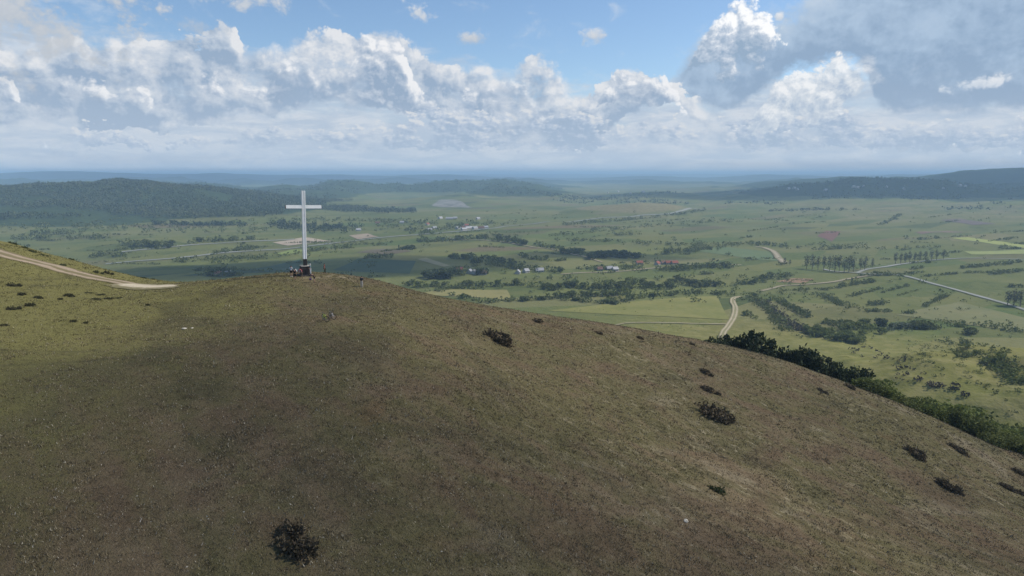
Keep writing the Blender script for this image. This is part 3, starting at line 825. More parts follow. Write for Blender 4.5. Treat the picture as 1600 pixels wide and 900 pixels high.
# trees just behind the crest: dark pines first, then a mixed light wood along the flank
def crest_y(u):
    return np.interp(u, [1100, 1230, 1350, 1460, 1600, 1700], [124, 120, 113, 105, 97, 90])
pine = proto('conifer', L_PINE, 1500, 0.075, 4); pine_r = proto('round', L_PINE, 1500, 0.085, 3)
for u, vt, w in ((1121, 527, 26), (1136, 527, 22), (1150, 533, 22), (1163, 524, 24), (1178, 534, 20), (1192, 523, 32), (1207, 534, 24), (1219, 543, 24), (1232, 547, 24),
              (1246, 549, 20), (1259, 543, 24), (1272, 551, 24), (1285, 558, 26), (1299, 563, 24), (1311, 570, 24), (1322, 583, 18), (1341, 574, 28), (1128, 537, 18), (1200, 548, 22), (1266, 562, 20)):
    y = crest_y(u) + random.uniform(15, 26)
    rx, rz = ray_xz(u, vt - 7)
    z0 = float(hill_z(np.array([rx * y]), np.array([y]))[0])
    h = max(CAM_Z + rz * y - z0, 3.5)
    k = random.choice(pine + pine_r)
    plant('pine_tree', rx * y, y, z0 - 0.1, h / 0.98, max(w * y / F_PX / 0.44, h * 0.75), k, 'dark green tree in the close row just behind the right crest', 'tree', 'dark trees behind the right crest')
fresh = proto('round', L_FRESH, 1500, 0.075, 3) + proto('low', L_HEDGE, 1700, 0.085, 2) + proto('round', L_HEDGE, 1500, 0.075, 2)
r4 = np.random.default_rng(44)
up = lambda u: np.interp(u, [1356, 1405, 1454, 1502, 1535, 1600, 1680], [588, 595, 608, 625, 642, 670, 705])
lo = lambda u: np.interp(u, [1356, 1405, 1454, 1502, 1567, 1600, 1680], [612, 635, 657, 684, 710, 726, 765])
for i in range(125):
    u = 1348 + (i + r4.uniform(-0.5, 0.5)) * 2.5
    t = r4.uniform(0, 1) ** 0.8
    y = crest_y(u) + 9 + 60 * (1 - t)
    v_top = up(u) * (1 - t) + lo(u) * t - r4.uniform(4, 14)
    rx, rz = ray_xz(u, v_top)
    z0 = float(ground_z(np.array([rx * y]), np.array([y]))[0])
    h = min(max(CAM_Z + rz * y - z0, 4.0), 12.0) * r4.uniform(0.85, 1.12)
    if CAM_Z + rz * y - z0 > 24: continue
    k = fresh[int(r4.integers(len(fresh)))]
    end = 'by the dark crest trees' if u < 1425 else 'midway down' if u < 1530 else 'at its lower end'
    look = ('bright green tree' if k in fresh[:3] else 'low spreading tree' if k in fresh[3:5] else 'dull green tree') + (' close behind the crest' if t > 0.55 else ' deeper')
    lab = look + ' in the flank wood, ' + end
    plant('flank_tree', rx * y, y, z0 - 0.1, h, h * r4.uniform(1.0, 1.35), k, lab, 'tree', lab)

# valley trees: hedgerows, copses and roadside rows traced along the ground; the largest become trees, the rest one mass of scrub
CAND = []      # x, y, z, height, width, style
def row(pts, n, h, jitter=2.0, style='hedge', width=1.0, vj=1.0, where=None):
    P = np.array(pts, float)
    seg = np.concatenate([[0], np.cumsum(np.hypot(*np.diff(P, axis=0).T))]) if len(P) > 1 else np.array([0.0])
    for _ in range(int(n * 1.8)):
        t = r4.uniform(0, seg[-1]) if len(P) > 1 else 0
        u = np.interp(t, seg, P[:, 0]) if len(P) > 1 else P[0, 0]
        v = np.interp(t, seg, P[:, 1]) if len(P) > 1 else P[0, 1]
        st_ = 'fresh' if style in ('hedge', 'low') and r4.uniform() < 0.22 else style
        CAND.append((u + r4.normal(0, jitter), v + r4.normal(0, 0.35 * jitter * vj), h * 0.70 * r4.uniform(0.45, 1.3), width * r4.uniform(0.85, 1.3), st_, where))
R = row
R([(633, 446), (660, 449), (684, 448), (716, 448), (751, 446), (773, 449), (800, 444), (838, 449), (876, 453)], 46, 9, 3, where='in the hedge above the mown meadow')
R([(700, 462), (760, 473), (804, 470), (849, 468), (889, 469), (918, 472), (970, 475), (981, 467), (1010, 464), (1045, 462), (1080, 459), (1132, 460)], 85, 6, 3, 'low', where='in the hedge along the top of the terrace meadow')
R([(860, 454), (903, 446), (921, 454), (941, 451), (958, 447), (976, 451), (993, 440)], 42, 10, 4, where='in the long belt below the grey sheds of the hamlet')
R([(1000, 446), (1022, 451), (1039, 454), (1062, 437), (1074, 447), (1103, 447)], 36, 10, 4, where='in the long belt below the red roofs of the hamlet')
R([(1103, 447), (1126, 449), (1149, 444), (1175, 443), (1189, 436), (1207, 434), (1233, 431)], 28, 9, 4, where='in the long belt near the reddish bare plot')
R([(880, 462), (930, 463), (980, 460), (860, 466)], 40, 8, 4, where='in the thicket above the terrace meadow hedge')
R([(905, 422), (935, 421), (980, 420), (1004, 418)], 34, 8, 4, where='round the grey sheds of the lower hamlet')
R([(1028, 423), (1060, 422), (1100, 419), (1143, 417)], 46, 9, 4, where='below the red roofs of the hamlet')
R([(1030, 397), (1070, 393), (1111, 389)], 30, 10, 3, where='in the hedge behind the hamlet')
R([(923, 404), (958, 401), (999, 403)], 34, 15, 3, 'dark', where='in the dark copse left of the hamlet')
R([(880, 398), (900, 396), (915, 400)], 12, 12, 3)
R([(651, 378), (700, 376), (755, 373)], 40, 12, 2)
R([(764, 374), (790, 378), (820, 382)], 22, 15, 3, where='beside the bend of the hedge lane')
R([(835, 384), (880, 392), (905, 397)], 20, 11, 2)
R([(704, 403), (760, 405), (804, 416)], 40, 10, 3, where='in the hedge above the farm')
R([(733, 408), (790, 418), (850, 424), (880, 426)], 46, 9, 4, where='in the broad hedge right of the farm')
R([(813, 403), (858, 408)], 14, 9, 2)
R([(568, 405), (584, 403), (596, 403), (613, 403)], 10, 9, 2)
R([(670, 434), (690, 433), (704, 435)], 16, 13, 4, 'dark', where='in the dark copse left of the farm')
R([(748, 428), (760, 429)], 9, 10, 3, 'dark', where='behind the barn of the farm')
R([(700, 426), (716, 427), (728, 428)], 10, 9, 3)
R([(627, 390), (644, 390)], 10, 12, 2, 'dark')
R([(149, 402), (165, 399), (197, 402)], 18, 11, 3)
R([(187, 382), (197, 384), (224, 386), (256, 385), (270, 386)], 26, 15, 3, where='in the clump between the two roads on the valley left')
R([(299, 380), (340, 377), (400, 374)], 30, 12, 2)
R([(335, 396), (362, 393), (400, 389)], 22, 10, 2)
R([(275, 410), (340, 406), (400, 402)], 34, 8, 2)
R([(20, 373), (40, 374), (93, 373), (160, 373), (168, 371)], 30, 13, 3)
R([(53, 365), (77, 366), (130, 364)], 24, 12, 3)
R([(325, 431), (345, 430), (365, 431)], 26, 9, 4, 'dark', where='round the houses left of the cross')
R([(235, 350), (300, 352), (384, 352)], 60, 14, 2, 'dark')
R([(0, 356), (100, 352), (200, 356), (300, 360), (420, 356)], 90, 9, 10, 'low')
R([(430, 352), (480, 358), (560, 357)], 90, 13, 8, 'dark', where='in the scrub wood seen behind the cross')
R([(420, 345), (520, 344), (600, 347), (680, 350)], 70, 11, 4)
R([(484, 393), (520, 389), (553, 388)], 26, 9, 2)
R([(600, 352), (660, 366), (720, 352), (800, 350)], 60, 11, 5)
R([(330, 412), (400, 406), (470, 396)], 20, 8, 3)
R([(880, 352), (930, 348), (1000, 342), (1080, 333), (1100, 329)], 60, 10, 2)
R([(860, 370), (920, 362), (980, 357), (1060, 350), (1150, 344)], 60, 9, 4)
R([(870, 376), (960, 378), (1060, 384), (1120, 382)], 44, 8, 3)
R([(1110, 389), (1140, 384), (1175, 382), (1230, 385)], 36, 9, 3)
R([(1240, 386), (1300, 384), (1380, 390), (1470, 386)], 30, 6, 6, 'low')
R([(1375, 352), (1390, 346), (1410, 335)], 18, 9, 2, 'low')
R([(1200, 330), (1280, 328), (1340, 328)], 40, 10, 2, 'dark')
R([(1327, 464), (1379, 451)], 26, 3.6, 1.2, 'low', 1.2); R([(1281, 454), (1370, 440)], 34, 3.6, 1.2, 'low', 1.2); R([(1379, 457), (1417, 447)], 20, 3.4, 1.0, 'low', 1.2)
R([(1359, 477), (1385, 473)], 18, 5, 3, 'low'); R([(1443, 480), (1483, 460)], 28, 4.5, 1.5, 'low'); R([(1503, 419), (1581, 412)], 30, 6, 2, 'low'); R([(1547, 429), (1600, 423)], 22, 6, 2, 'low')
R([(1353, 487), (1391, 487)], 16, 4, 2, 'low'); R([(1408, 490), (1425, 490)], 8, 5, 2); R([(1400, 463), (1440, 452)], 12, 2.5, 1.0, 'low', 1.2)
R([(1168, 463), (1190, 476), (1210, 492), (1229, 517)], 90, 4.6, 6, 'low', where='in the bushy strip right of the winding track'); R([(1215, 470), (1240, 482), (1262, 496)], 50, 5, 4, 'low', where='in the second bushy strip right of the winding track'); R([(1190, 470), (1215, 490), (1240, 512), (1262, 520)], 60, 4.2, 7, 'brush', where='between the bushy strips right of the winding track')
R([(1285, 461), (1317, 478)], 40, 4, 4, 'low', where='in the gully below the dirt road'); R([(1250, 452), (1300, 470), (1340, 482)], 40, 3.6, 5, 'low')
R([(1256, 520), (1280, 524), (1294, 524), (1320, 530), (1341, 534)], 60, 7.5, 7, 'fresh', where='in the thicket below the bushy strips'); R([(1320, 516), (1350, 508), (1365, 520)], 34, 7.5, 6, 'fresh', where='in the thicket by the dark round tree'); R([(1290, 505), (1330, 512)], 26, 6, 5, where='on the upper edge of the thicket')
R([(1377, 513)], 3, 12, 1.0, 'dark', where='standing round and alone beside the pale willows'); R([(1390, 515), (1402, 513), (1430, 514)], 16, 7, 4, 'pale', where='in the pale row between dark trees below the country road'); R([(1430, 513), (1468, 514)], 16, 8.5, 4, where='right of the pale willows')
R([(1523, 520), (1506, 523)], 6, 8, 3, where='in the small group on the flat right of the willows'); R([(1506, 538), (1515, 540)], 5, 6, 2); R([(1492, 510), (1506, 511)], 7, 6, 2); R([(1440, 500), (1560, 512), (1600, 520)], 26, 4.5, 8, 'low')
R([(1162, 492), (1168, 494)], 4, 7, 2, where='in the clump beside the winding track'); R([(1176, 492), (1182, 500)], 5, 3.5, 2, 'fresh')
R([(1400, 545), (1480, 570), (1540, 600), (1600, 640)], 40, 1.5, 18, 'low', 1.3, 2.0); R([(1480, 530), (1540, 555), (1600, 585)], 75, 2.8, 14, 'low', 1.2, 1.6, where='on the hummocky slope right of the dry spur'); R([(1420, 560), (1460, 540)], 60, 1.0, 14, 'low', 1.3, 2.0)
R([(1330, 545), (1390, 560), (1430, 585)], 16, 2.4, 10, 'brush', where='on the dry spur behind the dark crest trees'); R([(1484, 606), (1492, 606)], 3, 3.2, 4, 'brush'); R([(1507, 619)], 2, 4.0, 2, 'brush'); R([(1538, 560), (1600, 600)], 40, 3.6, 10, 'fresh', where='far down the hummocky slope right of the dry spur')
R([(1400, 590), (1440, 598), (1470, 606)], 9, 2.6, 8, 'brush', where='behind the flank wood')
R([(900, 486), (960, 484), (1050, 489)], 24, 0.9, 18, 'low', 1.2, 0.6); R([(1020, 508), (1090, 512)], 16, 0.9, 10, 'low', 1.2)
for _ in range(420):                                                        # lone trees and bushes over the plain
    R([(r4.uniform(0, 1600), 330 + 130 * r4.uniform(0, 1) ** 1.5)], 1, r4.uniform(4, 9), 0.5, 'low' if r4.uniform() < 0.5 else 'hedge')

for _ in range(230):                                                        # scrub thickening towards the foot of the hill
    R([(r4.uniform(820, 1260), r4.uniform(425, 474))], 1, r4.uniform(2.5, 7), 1.0, ('low', 'hedge', 'fresh')[int(r4.integers(3))])
for _ in range(150):
    R([(r4.uniform(1180, 1600), r4.uniform(455, 530))], 1, r4.uniform(1.5, 4), 1.0, ('low', 'low', 'fresh')[int(r4.integers(3))])
for _ in range(140):                                                         # thin broken hedges between the far fields
    u, v = r4.uniform(-20, 1620), 338 + 118 * r4.uniform(0, 1) ** 1.35
    du = r4.uniform(18, 90); dv = du * r4.uniform(-0.16, 0.05)
    R([(u, v), (u + du, v + dv)], int(du * 0.22) + 3, r4.uniform(2.5, 6), 0.8, 'low' if r4.uniform() < 0.7 else 'hedge', 1.0, 0.5)

STYLE = {'hedge': ('round', L_HEDGE, 0.8), 'dark': ('round', L_COPSE, 0.8), 'fresh': ('round', L_FRESH, 0.85), 'pale': ('round', L_PALE, 0.9), 'low': ('low', L_HEDGE, 1.0), 'brush': ('low', L_BRUSH, 1.0)}
WORDS = {'hedge': ('hedgerow_tree', 'rounded green tree in the hedgerows and copses of the valley', 'hedgerow trees'), 'dark': ('copse_tree', 'dark green tree in a dense valley copse', 'dark copse trees'),
         'fresh': ('thicket_tree', 'bright green tree standing out among darker valley hedges', 'bright valley trees'), 'pale': ('willow_tree', 'pale silvery willow beside the thicket below the country road', 'pale willows'),
         'low': ('valley_bush', 'low green bush on the valley slopes and field edges', 'valley bushes'), 'brush': ('brown_bush', 'brownish leafless bush on the slope below the hill', 'brown valley bushes')}
KIND_WORD = {'hedge': 'rounded green tree', 'dark': 'dark green tree', 'fresh': 'bright green tree', 'pale': 'pale silvery willow', 'low': 'low green bush', 'brush': 'brown leafless bush'}
# one ground lookup for all: march every sight line together
def hits_many(U, V):
    D = np.array([tuple(pix_dir(u, v)) for u, v in zip(U, V)])
    T = 240 * 1.0085 ** np.arange(0, 400)
    X, Y, Z = D[:, :1] * T, D[:, 1:2] * T, CAM_Z + D[:, 2:3] * T
    below = Z < valley_z(X, Y)
    i = np.clip(np.argmax(below, 1), 1, None)
    ok = below.any(1)
    a, b = T[i - 1], T[i]
    for _ in range(12):
        m = 0.5 * (a + b)
        lowm = CAM_Z + D[:, 2] * m < valley_z(D[:, 0] * m, D[:, 1] * m)
        b = np.where(lowm, m, b); a = np.where(lowm, a, m)
    x, y = D[:, 0] * b, D[:, 1] * b
    return x, y, valley_z(x, y), ok
cu, cv = np.array([c[0] for c in CAND]), np.array([c[1] for c in CAND])
hx, hy, hz, hok = hits_many(cu, cv)
order = sorted((i for i in range(len(CAND)) if hok[i]), key=lambda i: -CAND[i][2] * CAND[i][3] / math.hypot(hx[i], hy[i]))
FAR = {}
count = {}
for i in order:
    u, v, h, w, st, where = CAND[i]
    kind, mat, asp = STYLE[st]
    if len(count) and sum(count.values()) >= 300 or hill_z(hx[i:i + 1], hy[i:i + 1])[0] > hz[i] + 2:
        FAR.setdefault(st, []).append(i); continue
    count[st] = count.get(st, 0) + 1
    meshes = proto(kind, mat, 260, 0.17 if kind == 'round' else 0.30, 4)
    nm, lab, grp = WORDS[st]
    if where: lab, grp = KIND_WORD[st] + ' ' + where, KIND_WORD[st] + ' ' + where
    plant(nm, hx[i], hy[i], hz[i] - 0.1, h, h * w * (1.25 if kind == 'round' else 1.0), random.choice(meshes), lab, 'bush' if 'bush' in nm else 'tree', grp)
def mass(name, mat, items, per, label):
    """many small crowns as one mesh"""
    P = []
    for x, y, z, h, w in items:
        n = per
        c = rand_unit(n) * (rng.uniform(0.55, 1.05, n) ** 0.5)[:, None]
        c = c * (w * 0.55, w * 0.55, h * 0.48) + (0, 0, h * 0.52)
        P.append((c + (x, y, z), np.full(n, 0.42 * (h + w) * 0.5)))
    V, F = leaf_tris(np.vstack([p[0] for p in P]), np.concatenate([p[1] for p in P]))
    o = link(bpy.data.objects.new(name, np_mesh(name, V, F, [mat], False)))
    tag(o, label, 'scrub', kind='stuff')
    return o
for st, ids in FAR.items():
    mass('scrub', STYLE[st][1], [(hx[i], hy[i], hz[i], CAND[i][2], CAND[i][2] * CAND[i][3] * (1.25 if STYLE[st][0] == 'round' else 1.6)) for i in ids], 16, 'distant ' + {'hedge': 'green hedgerows', 'dark': 'dark copses', 'fresh': 'bright thickets', 'pale': 'pale willows', 'low': 'low green scrub', 'brush': 'brown scrub'}[st] + ' scattered over the valley floor')

# rows of tall thin trees along the road
sl = proto('slender', L_THIN, 230, 0.075, 4)
for u, v, hp_ in [(1260, 420, 22), (1269, 421, 24), (1278, 422, 23), (1287, 423, 24), (1296, 424, 24), (1304, 425, 26), (1311, 425, 27), (1319, 426, 24), (1326, 426, 27), (1333, 426, 24), (1344, 422, 20), (1351, 422, 21), (1363, 419, 16),
                  (1399, 412, 18), (1407, 412, 17), (1414, 411, 17), (1421, 410, 18), (1429, 410, 16), (1437, 409, 17), (1446, 409, 17), (1455, 408, 17), (1463, 407, 17), (1474, 406, 17), (1226, 414, 12), (1234, 415, 10)]:
    p = hit(u, v, valley_z)
    h = hp_ * p.y / F_PX * 1.02
    plant('roadside_tree', p.x, p.y, p.z - 0.1, h, h * random.uniform(0.85, 1.15), random.choice(sl), 'tall thin tree in the two rows along the valley road', 'tree', 'rows of tall roadside trees')
for u, v, hp_ in [(1574, 477, 24), (1584, 478, 28), (1594, 479, 28)]:
    p = hit(u, v, valley_z)
    h = hp_ * p.y / F_PX
    plant('roadside_tree', p.x, p.y, p.z - 0.1, h, h * 1.5, random.choice(sl), 'broad thin-leaved tree in the clump of three beside the country road', 'tree', 'clump of three by the country road')

# forest on the left range: one mass of crowns
n = 26000
fr, fa = r4.uniform(2050, 3150, n), r4.uniform(math.radians(-46), math.radians(-8), n)
fx, fy = fr * np.sin(fa), fr * np.cos(fa)
fw = sstep((range_z(0, fx, fy) - 6) / 14) + fbm(fx, fy, 200, 4, 91) * 0.75
keep = fw > 0.45
fx, fy = fx[keep], fy[keep]
fz = valley_z(fx, fy)
m_ = len(fx); hgt = r4.uniform(9, 15, m_)
cen = np.repeat(np.stack([fx, fy, fz], 1), 6, 0) + rand_unit(m_ * 6) * np.array((4.2, 4.2, 4.0)) + np.array((0, 0, 1)) * np.repeat(hgt * 0.6, 6)[:, None]
V, F = leaf_tris(cen, 4.6)
def forest_material():
    m, nt, b = new_mat('forest_leaves')
    p = position(nt)
    f = noise(nt, p, 0.0045, 4, 0.6, 0.5) * 0.7 + island(nt) * 0.3
    c = ramp(nt, f, [(0.30, (0.032, 0.045, 0.020)), (0.46, (0.060, 0.078, 0.032)), (0.58, (0.098, 0.115, 0.044)), (0.72, (0.075, 0.074, 0.038))])
    set_col(nt, b, c); return m
L_FOREST = forest_material()
tag(link(bpy.data.objects.new('forest', np_mesh('forest', V, F, [L_FOREST], False))), 'far wood covering the long ridge behind the cross', 'forest', kind='stuff')
# broken woodland on the ranges further back and on the right
n = 20000
fr, fa = r4.uniform(2700, 5200, n), r4.uniform(math.radians(-40), math.radians(44), n)
fx, fy = fr * np.sin(fa), fr * np.cos(fa)
cw, cd = cover(fx, fy)
keep = (cw + fbm(fx, fy, 320, 4, 95) * 0.8 > 0.60)
fx, fy = fx[keep], fy[keep]; fz = valley_z(fx, fy); m_ = len(fx)
cen = np.repeat(np.stack([fx, fy, fz + 4], 1), 4, 0) + rand_unit(m_ * 4) * np.array((8.0, 8.0, 3.0))
V, F = leaf_tris(cen, 7.0)
tag(link(bpy.data.objects.new('forest', np_mesh('forest', V, F, [L_FOREST], False))), 'broken far woodland on the hills along the horizon', 'forest', kind='stuff')

# ------------------------------------------------------------------ bushes and grass on the hill
def brush_mesh(seed, n_twig, n_leaf, twig_mat, leaf_mat_):
    """low sprawling bush, about one metre long, of arched twigs and small leaves"""
    r = np.random.default_rng(seed)
    parts = []
    hubs = [(0.30 * math.cos(t_) * q, 0.22 * math.sin(t_) * q) for t_, q in ((r.uniform(0, 6.28), r.uniform(0.1, 1.0) ** 0.5) for _ in range(9))]
    tips = []
    for _ in range(n_twig):
        hx_, hy_ = hubs[r.integers(9)]
        d = rand_unit(1, r)[0]; d[2] = abs(d[2]) + 0.1
        L_ = r.uniform(0.08, 0.155)
        p0 = np.array((hx_, hy_, 0.0)); p1 = p0 + d * L_ * 0.7; p2 = p1 + (d + (r.normal(0, 0.7), r.normal(0, 0.7), -0.4)) * L_ * 0.4
        parts.append(tube(p0, p1, 0.007, 0.005, 3)); parts.append(tube(p1, p2, 0.005, 0.002, 3)); tips += [p1, p2, (p1 + p2) / 2, p0 + (p1 - p0) * 0.7]
    tw = np_mesh('stem', *join(parts), [twig_mat], False)
    T_ = np.array(tips)[r.integers(0, len(tips), n_leaf)] + r.normal(0, 0.022, (n_leaf, 3))
    T_[:, 2] = np.abs(T_[:, 2])
    return tw, np_mesh('foliage', *leaf_tris(T_, 0.05, r), [leaf_mat_], False)
M_TWIG = plain('dark_dry_twigs', (0.14, 0.108, 0.078), 0.95, 0.1)
L_DRY = leaf_mat('dry_brown_leaves', (0.054, 0.043, 0.027), (0.160, 0.126, 0.074), 0.1, 0.3)
L_JUN = leaf_mat('juniper_leaves', (0.022, 0.026, 0.012), (0.060, 0.062, 0.026), 0.15, 0.3)
L_GRN = leaf_mat('green_bush_leaves', (0.030, 0.044, 0.014), (0.075, 0.090, 0.030), 0.2, 0.3)
dry_b = [brush_mesh(300 + i, 320, 1700, M_TWIG, L_DRY) for i in range(4)]
jun_b = [brush_mesh(320 + i, 120, 800, M_TWIG, L_JUN) for i in range(3)]
grn_b = [brush_mesh(340 + i, 90, 800, M_TWIG, L_GRN) for i in range(3)]
def hill_bush(u, v, wpx, kind, label, tall=0.32, group=None, ang=None):
    p = hit(u, v, hill_z)
    if p is None: return
    w = wpx * math.hypot(p.x, p.y, CAM_Z - p.z) / F_PX
    o = empty('hill_bush', p - Vector((0, 0, 0.03)), (random.uniform(-0.5, 0.5) if u < 500 else -0.72 + random.uniform(-0.25, 0.25)) if ang is None else ang)
    e = 0.6
    gxz = float(hill_z(np.array([p.x + e]), np.array([p.y]))[0] - hill_z(np.array([p.x - e]), np.array([p.y]))[0]) / (2 * e)
    gyz = float(hill_z(np.array([p.x]), np.array([p.y + e]))[0] - hill_z(np.array([p.x]), np.array([p.y - e]))[0]) / (2 * e)
    nrm = Vector((-gxz, -gyz, 1)).normalized()
    o.rotation_mode = 'QUATERNION'
    o.rotation_quaternion = Vector((0, 0, 1)).rotation_difference(nrm) @ Matrix.Rotation(o.rotation_euler.z, 3, 'Z').to_quaternion()
    o.scale = (w * 1.35, w * random.uniform(0.95, 1.15), w * tall / 0.32 * 1.5)
    tag(o, label, 'bush', group)
    st, fo = random.choice({'dry': dry_b, 'jun': jun_b, 'grn': grn_b}[kind])
    link(bpy.data.objects.new('stem', st), o); link(bpy.data.objects.new('foliage', fo), o)
hill_bush(455, 850, 84, 'dry', 'large dark twiggy bush alone low on the near face', 0.36)
hill_bush(779, 533, 62, 'dry', 'large dark bush on the upper face below the hilltop walker')
hill_bush(1115, 650, 62, 'dry', 'large dark bush halfway down the right face with a smaller one above it')
hill_bush(1111, 611, 34, 'dry', 'flat brown bush just above the large one on the right face', 0.22)
hill_bush(1105, 583, 26, 'dry', 'small brown bush uppermost of three in a column on the right face', 0.26)
hill_bush(840, 503, 24, 'dry', 'small brown bush near the crest right of the large upper bush')
hill_bush(936, 521, 18, 'dry', 'small flat bush below the crest left of the crest pair', 0.24)
hill_bush(1001, 529, 16, 'dry', 'small rounded bush by the middle of the crest')
hill_bush(1080, 538, 12, 'dry', 'tiny bush on the crest beside the dark trees')
hill_bush(1328, 606, 20, 'dry', 'brown bush on the crest in front of the dark trees')
hill_bush(1283, 611, 18, 'dry', 'flat brown bush a little below the crest in front of the trees', 0.24)
hill_bush(1430, 711, 36, 'dry', 'dark bush on the lower right face, left one of a pair')
hill_bush(1497, 704, 30, 'dry', 'flat dark bush on the lower right face, right one of a pair', 0.24)
hill_bush(1479, 762, 34, 'dry', 'dark rounded bush below the pair on the lower right face', 0.36)
hill_bush(1574, 764, 24, 'dry', 'dark bush low on the right face, nearest below the wood')
hill_bush(1595, 741, 22, 'dry', 'dark flat bush right at the lower end of the crest')
hill_bush(1596, 772, 18, 'dry', 'small dark bush beside another low on the right face')
hill_bush(1124, 768, 32, 'grn', 'green tufted bush alone on the lower right face', 0.3)
for u, v, w in ((24, 447, 18), (35, 461, 14), (60, 466, 14), (108, 463, 16), (49, 478, 18), (24, 483, 18), (116, 503, 13), (135, 505, 10), (7, 509, 11), (95, 468, 10), (231, 477, 9)):
    hill_bush(u, v, w, 'jun', 'small dark bush scattered on the green slope below the path', 0.34, 'small bushes below the path')
for u, v, w in ((171, 428, 14), (155, 427, 13), (198, 428, 8), (70, 400, 10), (100, 415, 10), (52, 394, 12), (128, 402, 12), (90, 399, 12), (40, 388, 10), (145, 411, 10), (226, 435, 8), (240, 437, 8), (186, 421, 10), (112, 406, 9), (20, 381, 11)):
    hill_bush(u, v, w, 'grn' if u % 3 else 'jun', 'small green bush on the bank above the path', 0.36, 'small bushes above the path')
for u, v, w in ((150, 468, 18), (172, 467, 20), (186, 466, 14), (160, 461, 16), (140, 458, 14)):
    hill_bush(u, v, w, 'jun', 'greyish low bush in the thin patch under the end of the path', 0.16, 'low greyish bushes under the path')

PATH_XY = [(p.x, p.y) for p in hits(HILL_PATH, hill_z)]
def grass(n, seed, label, low=0.04, high=0.11, spread=0.10, clump=0.35, name='grass', B=5, wide=1.0):
    """tufts of blades over the seen face of the hill"""
    r = np.random.default_rng(seed)
    a = r.uniform(math.radians(-44), math.radians(44), n * 2)
    d = 22 * (150 / 22) ** r.uniform(0, 1, n * 2) ** 0.85
    x, y = d * np.sin(a), d * np.cos(a)
    cl = clump * fbm(x, y, 4, 3, 3) + 0.2 * fbm(x, y, 30, 2, 4)
    k = np.argsort(-(cl + r.uniform(-1.0, 1.0, n * 2)))[:n]
    k = k[(poly_dist(x[k], y[k], PATH_XY) > r.uniform(1.2, 2.6, len(k)))]; n = len(k)
    x, y, d = x[k], y[k], d[k]
    z = hill_z(x, y)
    X, Y, Z = (np.repeat(q, B) for q in (x, y, z))
    hgt = np.repeat(r.uniform(low, high, n) * (0.8 + d / 200), B) * r.uniform(0.5, 1.2, n * B)
    wid = np.repeat(0.014 + d * 0.00025, B) * wide
    px, py = X + r.normal(0, spread, n * B), Y + r.normal(0, spread, n * B)
    ang = r.uniform(0, 2 * math.pi, n * B)
    lx, ly = np.cos(ang), np.sin(ang)
    lean = r.normal(0, 0.5, (n * B, 2)) * hgt[:, None]
    v = np.stack([np.stack([px - lx * wid, py - ly * wid, Z - 0.03], 1), np.stack([px + lx * wid, py + ly * wid, Z - 0.03], 1), np.stack([px + lean[:, 0], py + lean[:, 1], Z + hgt], 1)], 1).reshape(-1, 3)
    f = np.arange(len(v)).reshape(-1, 3)
    m, nt, b = new_mat('grass_blades')
    isl = island(nt); p = position(nt); xx, _, _ = xyz(nt, p)
    patch = noise(nt, p, 0.11, 5, 0.65, 0.8)
    gside = smooth(nt, xx + (patch - 0.5) * 80, -30, -70)
    dryc = ramp(nt, isl, [(0.0, (0.075, 0.056, 0.034)), (0.45, (0.150, 0.116, 0.068)), (0.8, (0.23, 0.185, 0.11)), (0.94, (0.36, 0.31, 0.21)), (1.0, (0.55, 0.51, 0.43))])
    grn = ramp(nt, isl, [(0.0, (0.080, 0.074, 0.030)), (0.6, (0.165, 0.150, 0.058)), (0.92, (0.25, 0.22, 0.10)), (1.0, (0.42, 0.38, 0.27))])
    set_col(nt, b, mixc(nt, (gside + smooth(nt, patch, 0.52, 0.64) * 0.5).clamp(), dryc, grn)); b.inputs['Roughness'].default_value = 1.0
    o = link(bpy.data.objects.new(name, np_mesh(name, v, f, [m], False)))
    tag(o, label, 'grass', kind='stuff')
grass(130000, 5, 'short dry grass covering the hill')
grass(6000, 8, 'taller dry tussocks dotted over the hill', 0.09, 0.20, 0.16, 1.6, 'tussocks', 14, 0.9)

